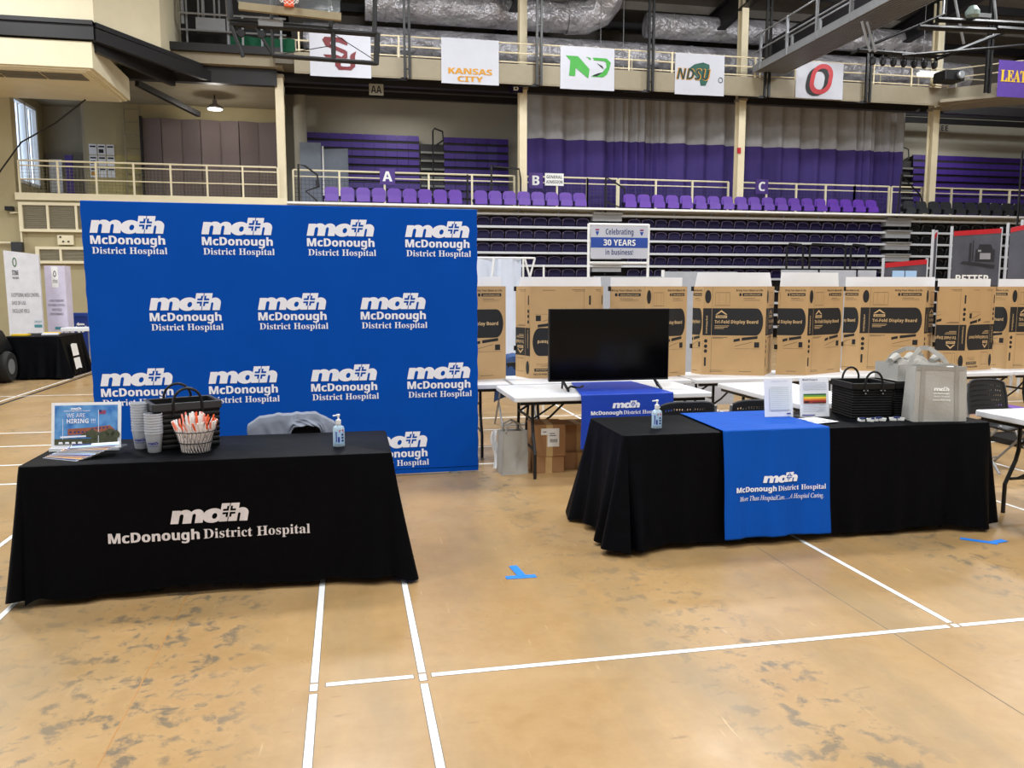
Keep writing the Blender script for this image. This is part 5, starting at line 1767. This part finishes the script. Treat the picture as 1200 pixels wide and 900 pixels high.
acrylic_sign('white sheet with a fine ruled list in the left acrylic stand', (3.03, 5.27, ZT), radians(-3), 0.215, 0.285, dr_list, [mat('pale_ink', (150, 158, 180), 0.6), mat('sheet_tint', (222, 230, 232), 0.6), INDIGO])
acrylic_sign('blood pressure chart with green to red bands in an acrylic stand', (3.315, 5.27, ZT), radians(-3), 0.225, 0.29, dr_bp,
             [INK, mat('pale_ink', (150, 158, 180)), mat('dark_red_ink', (150, 46, 36), 0.6), mat('yellow_band', (232, 206, 60), 0.6), mat('green_band', (110, 160, 60), 0.6), mat('dark_green_band', (36, 90, 60), 0.6), mat('orange_band', (220, 120, 50), 0.6), INDIGO])
fy = thing('flyer', 'white printed flyer lying flat before the blood pressure chart', 'flyer', (3.17, 5.08, ZT + 0.008), radians(14))
MB().box(-0.14, 0.14, -0.11, 0.11, 0, 0.002).build('sheet', PAPER, fy)
m = MB()
rnd = random.Random(9)
for k in range(26):
    x, y = rnd.uniform(-0.12, 0.08), rnd.uniform(-0.095, 0.085)
    put_polys(m, [rect(x, x + rnd.uniform(0.02, 0.05), y, y + 0.008)], lambda u, v, d=0.0: (u, v, 0.002 + d), rnd.randint(0, 2))
m.build('print', [mat('pale_ink', (150, 158, 180)), mat('faint_red_ink', (200, 150, 150), 0.6), mat('grey_ink', (120, 120, 126), 0.6)], fy)

tote_basket('black woven basket with riveted handles right of the blood pressure chart', (3.69, 5.28, ZT), radians(-7), 0.29, 0.32, 0.255, 0.98, 14, True)
tote_basket('second black woven basket under the folded grey totes', (4.12, 5.34, ZT), radians(-6), 0.40, 0.34, 0.245, 0.98, 14, True)

# small giveaway clips
gme = MB()
gme.prism([(-0.022, 0), (0.022, 0), (0.022, 0.016), (-0.012, 0.024), (-0.022, 0.012)], lambda u, v, d: (u, -0.016 + 0.032 * d, v), 1.0, 0)
gme.box(-0.026, -0.004, -0.017, 0.017, 0.018, 0.026, 1)
gme.box(0.008, 0.026, -0.012, 0.012, 0.012, 0.019, 0)
gmesh = gme.mesh('giveaway_clip', [WHITE, NAVY])
GL = ['leftmost of four giveaway clips before the riveted basket', 'second of four giveaway clips before the riveted basket', 'third of four giveaway clips before the riveted basket', 'rightmost of four giveaway clips before the riveted basket',
      'left one of two giveaway clips beside the standing grey tote', 'right one of two giveaway clips beside the standing grey tote']
for k, (x, y, a) in enumerate(((3.535, 5.045, 1.5), (3.59, 5.02, 2.5), (3.635, 5.035, 2.6), (3.69, 5.03, -0.5), (3.775, 5.03, 2.6), (3.83, 5.02, -0.6))):
    o = inst(gmesh, 'giveaway_clip', None, (x, y, ZT), a)
    tag(o, 'white and navy ' + GL[k], 'clip', 'giveaway clips on the black cloth')


# grey totes
gt = thing('grey_tote', 'grey fabric tote with white logo standing at the right table end', 'tote bag', (4.07, 4.99, ZT), radians(-8))
W_, H_, D_ = 0.365, 0.385, 0.16


def tface(y, w0, w1, wr):
    return lambda u, v: Vector(((u - .5) * (w0 + (w1 - w0) * v), y + wr * (sin(u * 7 + v * 4) * 0.5 + sin(v * 9 + u * 3) * 0.5) * 4 * u * (1 - u) + (0.02 * v if y < 0 else -0.02 * v), v * H_ * (1 + 0.01 * sin(u * 6))))


tm = MB()
tm.grid(tface(-D_ / 2, 0.385, 0.365, 0.007), 20, 16).grid(tface(D_ / 2, 0.385, 0.365, 0.007), 20, 16)
for sx in (-1, 1):
    tm.grid(lambda u, v: Vector((sx * ((0.385 - 0.02 * v) / 2 - 0.025 * sin(pi * u) * v), (-D_ / 2 + 0.02 * v) + (D_ - 0.04 * v) * u, v * H_)), 8, 10)
tm.box(-0.19, 0.19, -0.08, 0.08, 0, 0.004)
tm.build('bag', TOTE, gt, smooth=True)
tf = tface(-D_ / 2, 0.385, 0.365, 0.007)
for x0, x1 in ((0.10, 0.185), (0.765, 0.85)):
    MB().grid(lambda u, v: tf(x0 + (x1 - x0) * u, v) + Vector((0, -0.003, 0)), 3, 16).build('strap', TOTED, gt)
MB().grid(lambda u, v: tf(u, 0.93 + 0.07 * v) + Vector((0, -0.0016, 0)), 20, 1).build('top_hem', TOTED, gt)
MB().tube([(0.10, 0.05, 0.33), (0.11, 0.05, 0.37), (0.15, 0.05, 0.372), (0.16, 0.05, 0.33)], 0.008, 6).build('handle', WHITE, gt)
m = MB()
T = lambda u, v, d=0.0: tf(u / 0.37 + 0.5, v / H_) + Vector((0, -0.003 - d, 0))
put_mdh(m, T, -0.055, 0.215, 0.12, 0, 1)
put_text(m, 'McDonough', T, -0.055, 0.193, 0.115, 0.014, 'bold')
put_text(m, 'District Hospital', T, -0.055, 0.173, 0.115, 0.011, 'serif')
put_text(m, 'www.MDH.org', T, -0.06, 0.148, 0.125, 0.013, 'bold')
m.build('logo_print', [WHITE, TOTE], gt)

g2 = thing('grey_tote', 'grey tote stuffed with folded totes on top of the second black basket', 'tote bag', (4.18, 5.36, ZT + 0.25), radians(-6))
m = MB()
a, c, hh = 0.215, 0.15, 0.125
for P_ in (lambda u, v: Vector((-a + 2 * a * u, -c + 0.006 * sin(u * 13 + v * 5), hh * v + 0.004 * sin(u * 9))), lambda u, v: Vector((-a + 2 * a * u, c, hh * v)),
           lambda u, v: Vector((-a + 0.01 * sin(u * 5), -c + 2 * c * u, hh * v)), lambda u, v: Vector((a, -c + 2 * c * u, hh * v))):
    m.grid(P_, 12, 5)
m.box(-a, a, -c, c, 0, 0.004)
m.build('bag', TOTE, g2, smooth=True)
MB().grid(lambda u, v: Vector((-a * 0.9 + 1.8 * a * u, -c * 0.9 + 1.8 * c * v, hh - 0.02 + 0.06 * sin(pi * u) * sin(pi * v) + 0.018 * sin(u * 15 + v * 6) * sin(v * 11))), 26, 20).build('folded_fabric', TOTED, g2, smooth=True)
for sy, top in ((-1, 0.115), (1, 0.10)):
    pts = [(-0.14, sy * c * 1.0, hh - 0.03), (-0.10, sy * c * 0.9, hh + 0.05), (-0.02, sy * c * 0.6, hh + top), (0.05, sy * c * 0.6, hh + top), (0.13, sy * c * 0.9, hh + 0.05), (0.18, sy * c, hh - 0.03)]
    hb = MB()
    for p, q in zip(pts, pts[1:]):
        hb.bar(p, q, 0.004, 0.034, up=(0, 1, 0)) if False else hb.bar(p, q, 0.034, 0.004, up=(0, 1, 0))
    hb.build('handle', TOTE, g2)
for k, (x, y) in enumerate(((-0.15, 0.0), (0.16, -0.02), (0.0, 0.06))):
    MB().tube([(x - 0.07, y - 0.05, hh + 0.02), (x, y, hh + 0.045), (x + 0.06, y + 0.05, hh + 0.02)], [0.02, 0.032, 0.02], 8).build('rolled_fabric', TOTE, g2, smooth=True)

# ================================================================== AROUND THE TELEVISION
tv = thing('television', 'black flat television on two forked feet on the white table', 'television', (2.40, 7.25, 0.745))
MB().box(-0.585, 0.585, -0.02, 0.03, 0.082, 0.755).build('housing', BLACKP, tv, bevel=0.004)
MB().box(-0.575, 0.575, -0.0215, -0.019, 0.1, 0.747).build('screen', SCREEN, tv)
MB().box(-0.35, 0.35, 0.03, 0.07, 0.1, 0.45).build('rear_cover', BLACKP, tv, bevel=0.01)
for x in (-0.45, 0.45):
    MB().bar((x, 0, 0.09), (x + 0.02, -0.14, 0.0 + 0.006), 0.018, 0.018).bar((x, 0, 0.09), (x + (0.09 if x > 0 else 0.03), 0.13, 0.006), 0.018, 0.018).build('foot', BLACKM, tv)
tc = thing('tv_cable', 'black cable lying behind the television foot', 'cable', (1.97, 7.2, 0.75))
MB().tube([(0.02, 0.02, 0.012), (0.08, 0.12, 0.02), (0.14, 0.05, 0.012), (0.22, 0.2, 0.012)], 0.012, 6).build('cord', BLACKM, tc)

# grey tote on the floor
ft = thing('grey_tote', 'grey tote standing on the floor under the television table end', 'tote bag', (1.46, 7.18, 0), radians(8))
m = MB()
w0, d0, h0 = 0.25, 0.15, 0.40
for sx in (-1, 1):
    m.grid(lambda u, v: Vector((sx * (w0 / 2 - 0.01 * v), -d0 / 2 + d0 * u, h0 * v)), 6, 10)
    m.grid(lambda u, v: Vector((-w0 / 2 + w0 * u * (1), sx * (d0 / 2 - 0.02 * v) + 0.01 * sin(u * 8 + v * 6) - 0.02 * max(0, 1 - 4 * abs(u - .5)) * max(0, 0.35 - v), h0 * v)), 14, 12)
m.box(-w0 / 2, w0 / 2, -d0 / 2, d0 / 2, 0, 0.004)
m.build('bag', TOTE, ft, smooth=True)
for sy in (-1, 1):
    MB().tube([(-0.08, sy * 0.05, h0 - 0.02), (-0.07, sy * 0.05, h0 + 0.06), (0.0, sy * 0.04, h0 + 0.09), (0.06, sy * 0.05, h0 + 0.05), (0.07, sy * 0.05, h0 - 0.02)], 0.010, 6).build('handle', TOTED, ft, smooth=True)
tag(MB().grid(lambda u, v: Vector((-0.03 + 0.06 * u + 0.02 * sin(v * 6), 0.02 * sin(u * 9 + v * 4), 0.02 + 0.36 * v)), 8, 10).build('plastic_bag', WPLAS, smooth=True, loc=(1.325, 7.3, 0)), 'thin white plastic bag hanging against the left side of the floor tote', 'plastic bag')


def carton(lab, loc, rz, w, d, h, extra=None):
    c = thing('shipping_carton', lab, 'box', loc, rz)
    MB().box(-w / 2, w / 2, -d / 2, d / 2, 0, h).build('body', BOARD2, c, bevel=0.004)
    for sx in (-1, 1):
        MB().box(-w / 2 + 0.002, w / 2 - 0.002, min(0, sx * d / 2) + 0.002, max(0, sx * d / 2) - 0.002, h, h + 0.004).build('flap', BOARD2, c)
    MB().box(-0.03, 0.03, -d / 2 - 0.0015, -d / 2, h * 0.0, h).box(-0.03, 0.03, -d / 2, d / 2, h + 0.004, h + 0.0055).build('tape', TAPE, c)
    if extra:
        m = MB()
        T = FT(0, -d / 2, 0)
        put_polys(m, [rect(-0.02, 0.09, 0.09, 0.26), rect(-0.08, -0.02, 0.20, 0.26)], T, 0, lift=0.002)
        for k in range(9):
            put_polys(m, [rect(0.005 + 0.008 * k, 0.009 + 0.008 * k, 0.13, 0.16)], T, 1, lift=0.003)
        put_polys(m, [rect(0.0, 0.06, 0.19, 0.196), rect(0.0, 0.05, 0.21, 0.216), rect(-0.06, -0.03, 0.225, 0.232)], T, 1, lift=0.003)
        m.build('shipping_label', [WHITE, INK], c)
    return c


carton('open top brown carton with a white shipping label, upper one of the left floor stack', (1.80, 7.27, 0.155), radians(-3), 0.30, 0.33, 0.29, True)
carton('low brown carton at the bottom of the left floor stack', (1.79, 7.27, 0), radians(-1), 0.29, 0.32, 0.15)
carton('brown carton behind the runner on the right floor stack', (2.12, 7.42, 0.16), 0.02, 0.30, 0.32, 0.25)
carton('low brown carton at the bottom of the right floor stack', (2.12, 7.38, 0), 0.0, 0.32, 0.34, 0.155)


# ================================================================== CARDBOARD DISPLAY BOXES
BH = 0.965
DESIGN = {}


def design_polys():
    """printed carton front in a unit 1 wide x 1 high: list of (poly, ink?)"""
    K, Tn = [], []
    K.append([(0.0, 0.45), (0.85, 0.45), (0.85, 0.755), (0.0, 0.755)])
    K.append([(0.85, 0.45)] + [(0.85 + 0.11 * cos(a), 0.6025 + 0.1525 * sin(a)) for a in [(-pi / 2) + pi * k / 12 for k in range(13)]])
    K.append(ell(0.075, 0.885, 0.05, 0.075, 18))
    K += [rect(0.62, 0.93, 0.892, 0.925), rect(0.57, 0.605, 0.892, 0.925)]
    for v in (0.385, 0.325, 0.27):
        K.append(ell(0.055, v, 0.028, 0.021, 10))
    K.append(rect(0.035, 0.065, 0.10, 0.20))
    K.append([(0.5, 0.375), (0.60, 0.39), (0.60, 0.42), (0.5, 0.405)])
    K.append([(0.63, 0.392), (0.88, 0.415), (0.88, 0.445), (0.63, 0.425)])
    K.append(rect(0.83, 0.91, 0.315, 0.375))
    K += [[(0.52, 0.325), (0.80, 0.375), (0.80, 0.379), (0.52, 0.329)], rect(0.52, 0.93, 0.30, 0.302)]
    K += [rect(0.19, 0.42, 0.93, 0.933), rect(0.19, 0.193, 0.80, 0.93), rect(0.25, 0.252, 0.80, 0.93), rect(0.36, 0.362, 0.80, 0.93), rect(0.42, 0.423, 0.80, 0.93)]
    K += [rect(0.18, 0.43, 0.785, 0.789), rect(0.64, 0.90, 0.84, 0.842), rect(0.64, 0.82, 0.865, 0.868), rect(0.64, 0.90, 0.855, 0.857)]
    K += [rect(0.145, 0.148, 0.02, 0.44), rect(0.145, 0.148, 0.76, 0.99), rect(0.16, 0.40, 0.425, 0.430), rect(0.16, 0.34, 0.415, 0.418), rect(0.13, 0.30, 0.05, 0.053), rect(0.13, 0.34, 0.035, 0.038), rect(0.6, 0.8, 0.04, 0.044)]
    Tn += [rect(0.14, 0.144, 0.45, 0.755)]
    Tn += [[(0.2, 0.685), (0.295, 0.735), (0.39, 0.685), (0.36, 0.685), (0.295, 0.715), (0.23, 0.685)], rect(0.205, 0.385, 0.645, 0.675)]
    Tn += [rect(0.19, 0.42, 0.555, 0.560), rect(0.19, 0.40, 0.54, 0.545), rect(0.19, 0.34, 0.525, 0.53)]

    def tx(s, u, v, w, h, kind='bold', rot=False):
        vs, fs, tw = text_polys(s, kind)
        if rot:
            return [[(u - vs[i][1] * h, v + vs[i][0] * w / tw) for i in f] for f in fs]
        return [[(u + vs[i][0] * w / tw, v + vs[i][1] * h) for i in f] for f in fs]
    Tn += tx('Tri-Fold Display Board', 0.19, 0.585, 0.69, 0.036)
    Tn += tx('Tri-Fold Display Board', 0.075, 0.47, 0.2, 0.025, rot=True)
    K2 = tx("ELMER'S", 0.225, 0.650, 0.14, 0.018)
    K += tx('Bring Your Ideas to Life', 0.52, 0.945, 0.42, 0.022)
    Tn += tx('www.elmers.com', 0.645, 0.90, 0.26, 0.016)
    return K, Tn, K2


DK, DT, DK2 = design_polys()


def tri_board(lab, pts, wins, flips, zb, whites, WT):
    """a carton unfolded into upright hinged panels standing on a table; pts are the fold positions, wins the printed window on each panel"""
    n = len(pts) - 1
    cx = sum(p[0] for p in pts) / len(pts)
    cy = sum(p[1] for p in pts) / len(pts)
    t = thing('cardboard_display', lab, 'display box', (cx, cy, zb))
    for i in range(n):
        a = Vector((pts[i][0] - cx, pts[i][1] - cy, 0))
        b = Vector((pts[i + 1][0] - cx, pts[i + 1][1] - cy, 0))
        d = (b - a).normalized()
        nn = Vector((d.y, -d.x, 0))
        L = (b - a).length
        p = MB()
        q0, q1 = a - nn * 0.012, b - nn * 0.012
        p.add([a, b, q1, q0] + [Vector((v.x, v.y, BH)) for v in (a, b, q1, q0)], [(3, 2, 1, 0), (4, 5, 6, 7), (0, 1, 5, 4), (1, 2, 6, 5), (2, 3, 7, 6), (3, 0, 4, 7)])
        po = p.build('panel', BOARD, t)
        w0, w1 = wins[i]
        sc = L / (w1 - w0)
        base = plane_T(a, d, nn)
        m = MB()
        if flips[i]:
            T = lambda u, v, dd=0.0: base((w1 - u) * sc, (1 - v) * BH, dd)
        else:
            T = lambda u, v, dd=0.0: base((u - w0) * sc, v * BH, dd)
        put_polys(m, DK, T, 0, (w0, w1), 0.001)
        put_polys(m, DT, T, 1, (w0, w1), 0.002)
        put_polys(m, DK2, T, 0, (w0, w1), 0.003)
        m.build('carton_print', [INK, CARDT], po)
    for (x0, y0), (x1, y1), h, tap in whites:
        a, b = Vector((x0 - cx, y0 - cy, 0)), Vector((x1 - cx, y1 - cy, 0))
        d = (b - a).normalized()
        nn = Vector((d.y, -d.x, 0))
        L = (b - a).length
        wbd = MB().prism([(0, 0), (L, 0), (L, BH), (L - tap, BH + h), (tap, BH + h), (0, BH)], lambda u, v, dd: a + d * u + Vector((0, 0, v)) - nn * 0.006 * dd, 1.0)
        wbd.build('white_board', SHEET, t)
    cl = MB()
    e = pts[0]
    cl.box(e[0] - cx - 0.018, e[0] - cx + 0.005, e[1] - cy - 0.01, e[1] - cy + 0.02, BH - 0.05, BH + 0.0)
    cl.box(e[0] - cx - 0.018, e[0] - cx + 0.005, e[1] - cy - 0.01, e[1] - cy + 0.02, 0.28, 0.33)
    cl.build('clip', BLACKP, t)


ZB = 0.745
tri_board('cardboard display at far left, half hidden by the blue backdrop', [(0.92, 8.18), (1.623, 8.335)], [(0, 1)], [0], ZB, [((0.95, 8.26), (1.58, 8.36), 0.10, 0.0)], 0)
tri_board('cardboard display with upside down print left of the television', [(1.774, 8.55), (1.873, 8.288), (2.541, 8.238), (2.72, 8.45)], [(0.0, 0.45), (0, 1), (0, 0.45)], [1, 1, 1], ZB, [((1.80, 8.50), (2.70, 8.46), 0.10, 0.01)], 0)
tri_board('cardboard display partly hidden by the right half of the television', [(2.735, 8.26), (3.039, 8.009), (3.617, 8.285)], [(0.5, 1), (0, 1)], [0, 0], ZB, [((2.76, 8.32), (3.58, 8.34), 0.095, 0.0)], 0)
tri_board('cardboard display with full front panel just right of the television', [(3.772, 8.478), (3.814, 8.3), (4.43, 8.057), (4.70, 8.38)], [(0.55, 1), (0, 1), (0, 0.5)], [0, 0, 0], ZB, [((3.80, 8.5), (4.68, 8.40), 0.155, 0.03)], 0)
tri_board('cardboard display folded to a sharp edge behind the acrylic signs', [(4.615, 8.14), (4.895, 7.999), (5.478, 8.25)], [(0.38, 1), (0, 1)], [0, 0], ZB, [((4.70, 8.26), (5.44, 8.29), 0.155, 0.015)], 0)
tri_board('cardboard display with full front panel behind the black woven basket', [(5.624, 8.45), (5.758, 8.331), (6.414, 8.098), (6.66, 8.27)], [(0.6, 1), (0, 1), (0, 0.4)], [0, 0, 0], ZB, [((5.64, 8.46), (6.68, 8.30), 0.11, 0.0)], 0)
tri_board('cardboard display with upside down print right of the folded totes', [(6.60, 8.14), (6.925, 8.054), (7.42, 8.2)], [(0, 0.6), (0.0, 1)], [1, 1], ZB, [((6.66, 8.22), (7.40, 8.27), 0.09, 0.0)], 0)
tri_board('cardboard display cut off by the right photo edge', [(7.54, 8.34), (7.614, 8.182), (8.25, 8.15)], [(0.7, 1), (0, 1)], [0, 0], ZB, [((7.60, 8.36), (8.25, 8.30), 0.09, 0.0)], 0)

# ================================================================== BEHIND THE BOXES
sg = thing('anniversary_sign', 'white framed sign celebrating thirty years in business', 'sign', (3.70, 10.8, 0))
for x in (-0.44, 0.42):
    MB().tube([(x, 0, 0), (x, 0, 2.57)], 0.02, 8).build('post', WHITE, sg)
for z in (2.56, 2.04, 1.0):
    MB().tube([(-0.44, 0, z), (0.42, 0, z)], 0.018, 8).build('crossbar', WHITE, sg)
MB().box(-0.42, 0.40, -0.03, -0.02, 2.10, 2.54).build('board', BANNER, sg)
m = MB()
T = FT(-0.01, -0.03, 2.10)
put_polys(m, [rect(-0.41, 0.41, 0.145, 0.285)], T, 0)
put_text(m, 'Celebrating', T, 0, 0.325, 0.40, 0.075, 'bold', 2, align='c')
put_text(m, '30 YEARS', lambda u, v, d=0.0: T(u, v, d + 0.003), 0, 0.175, 0.46, 0.082, 'bold', 1, align='c', off=0.01)
put_text(m, 'in business!', T, 0, 0.05, 0.40, 0.07, 'bold', 2, align='c')
for x in (-0.32, 0.32):
    put_polys(m, [ell(x, 0.37, 0.03, 0.022, 12), [(x - 0.024, 0.35), (x, 0.305), (x + 0.024, 0.35)]], T, 0)
    put_polys(m, [ell(x, 0.385, 0.032, 0.012, 12, 0, pi)], T, 3, lift=0.004)
    put_polys(m, [[(x - 0.032, 0.365), (x + 0.032, 0.365), (x + 0.032, 0.372), (x - 0.032, 0.372)]], T, 1, lift=0.006)
m.build('lettering', [SBLUE, WHITE, NAVY, RED], sg)
dr = thing('booth_drape', 'white booth drape on a pipe frame behind the first cardboard display', 'drape', (1.60, 10.6, 0))
MB().grid(lambda u, v: Vector((-0.6 + 1.28 * u, 0.03 * sin(u * 21) + 0.012 * sin(u * 47), 0.4 + 1.68 * v)), 80, 6).build('cloth', mat('white_drape_cloth', (222, 230, 244), 0.7, noise=0.04, bump=0.4, bscale=5), dr, smooth=True)
for a, b in (((-0.6, 0, 2.09), (0.86, 0, 2.09)), ((0.70, 0, 0), (0.70, 0, 2.09)), ((0.86, 0, 2.09), (0.78, 0, 1.8)), ((0.72, 0, 2.09), (0.80, 0, 1.8)), ((0.98, 0, 0), (0.98, 0, 2.0)), ((0.3, -0.05, 2.1), (0.26, -0.05, 1.75))):
    MB().tube([a, b], 0.014, 6).build('pipe', WHITE, dr)
gp = thing('exhibition_screen', 'plain grey exhibition panel behind the gap between display boxes', 'panel', (3.4, 10.95, 0))
MB().box(0, 1.0, 0, 0.03, 0, 1.86).build('panel', mat('pale_grey_panel', (176, 180, 188), 0.6), gp)
MB().box(1.02, 2.15, 0, 0.03, 0, 1.93).build('panel', mat('pale_grey_panel', (176, 180, 188)), gp)
MB().box(1.0, 1.02, -0.02, 0.05, 0, 1.95).build('post', WHITE, gp)
tl = [(6.15, 6.75), (6.8, 7.4), (7.45, 7.75)]
for k, (a, b) in enumerate(tl):
    o = MB().box(0, b - a, 0, 0.03, 0, 1.97).build('exhibition_screen', mat('pale_grey_panel', (176, 180, 188)), loc=(a + 0.3, 11.3, 0))
    tag(o, ['first', 'second', 'third'][k] + ' of three low pale panels peeking above the displays behind the woven basket', 'panel', 'three pale panels')


def poster_stand(lab, x0, x1, y, z0, z1, deep=0.0):
    p = thing('poster_stand', lab, 'poster', (x0, y, 0))
    W_ = x1 - x0
    MB().prism([(0, z0), (W_, z0), (W_, z1 + 0.06), (0, z1)], lambda u, v, d: (u, deep * u - 0.01 * d, v), 1.0).build('board', POSTERG, p)
    MB().prism([(0, z1 - 0.075), (W_, z1 - 0.015), (W_, z1 + 0.06), (0, z1)], lambda u, v, d: (u, deep * u - 0.011 - 0.003 * d, v), 1.0).build('red_stripe', RED, p)
    for x in (-0.02, W_ + 0.02):
        MB().box(x - 0.015, x + 0.015, deep * x, deep * x + 0.03, 0, z1 + 0.08).build('post', DECKG, p)
    return p


ps = poster_stand('tall poster with red top stripe and a grey photograph of farm machinery', 9.54, 10.42, 11.5, 1.0, 2.60)
m = MB()
T = FT(0, -0.012, 0)
put_text(m, 'BETTER', T, 0.08, 1.78, 0.62, 0.13, 'bold', 0, off=0.02)
put_polys(m, [rect(0.02, 0.86, 1.0, 1.74)], T, 1)
put_polys(m, [[(0.14, 2.09), (0.78, 2.01), (0.80, 2.07), (0.2, 2.13)], rect(0.42, 0.78, 2.12, 2.32), [(0.46, 2.32), (0.74, 2.32), (0.70, 2.40), (0.48, 2.40)], rect(0.30, 0.34, 2.12, 2.42), rect(0.36, 0.38, 2.14, 2.46)], T, 1)
put_polys(m, [rect(0.50, 0.70, 2.16, 2.26), rect(0.46, 0.52, 2.28, 2.31)], T, 2, lift=0.004)
m.build('print', [WHITE, POSTERK, mat('photo_grey', (150, 150, 156), 0.5)], ps)
poster_stand('narrow side panel of a dark poster left of the farm machinery poster', 9.27, 9.40, 11.6, 1.0, 2.55, 0.8)
poster_stand('dark poster side panel with red stripe right of the farm machinery poster', 10.50, 10.72, 11.4, 1.0, 2.66, -0.6)
pr = poster_stand('dark poster with red stripe cut off by the right photo edge', 10.80, 11.6, 11.45, 1.0, 2.72)
MB().box(0.02, 0.14, -0.02, -0.012, 1.2, 2.35).build('print', PAPER, pr)
pw = poster_stand('low dark poster with red stripe showing above the display boxes', 8.30, 9.04, 11.45, 0.9, 2.09)
MB().box(0.13, 0.34, -0.02, -0.012, 1.2, 1.97).box(0.36, 0.56, -0.02, -0.012, 1.2, 1.97).build('print', LABELB, pw)
tag(MB().box(0, 1.6, 0, 0.7, 0, 0.05).build('floor_mat', MAT_PURPLE, loc=(7.6, 9.4, 0)), 'purple vinyl mat on the floor right of the standing grey tote', 'mat')
tag(MB().box(0, 1.4, 0, 0.7, 0, 0.06).build('floor_mat', BLACKP, loc=(7.0, 7.15, 0)), 'low black mat on the floor under the chair at the right edge', 'mat')
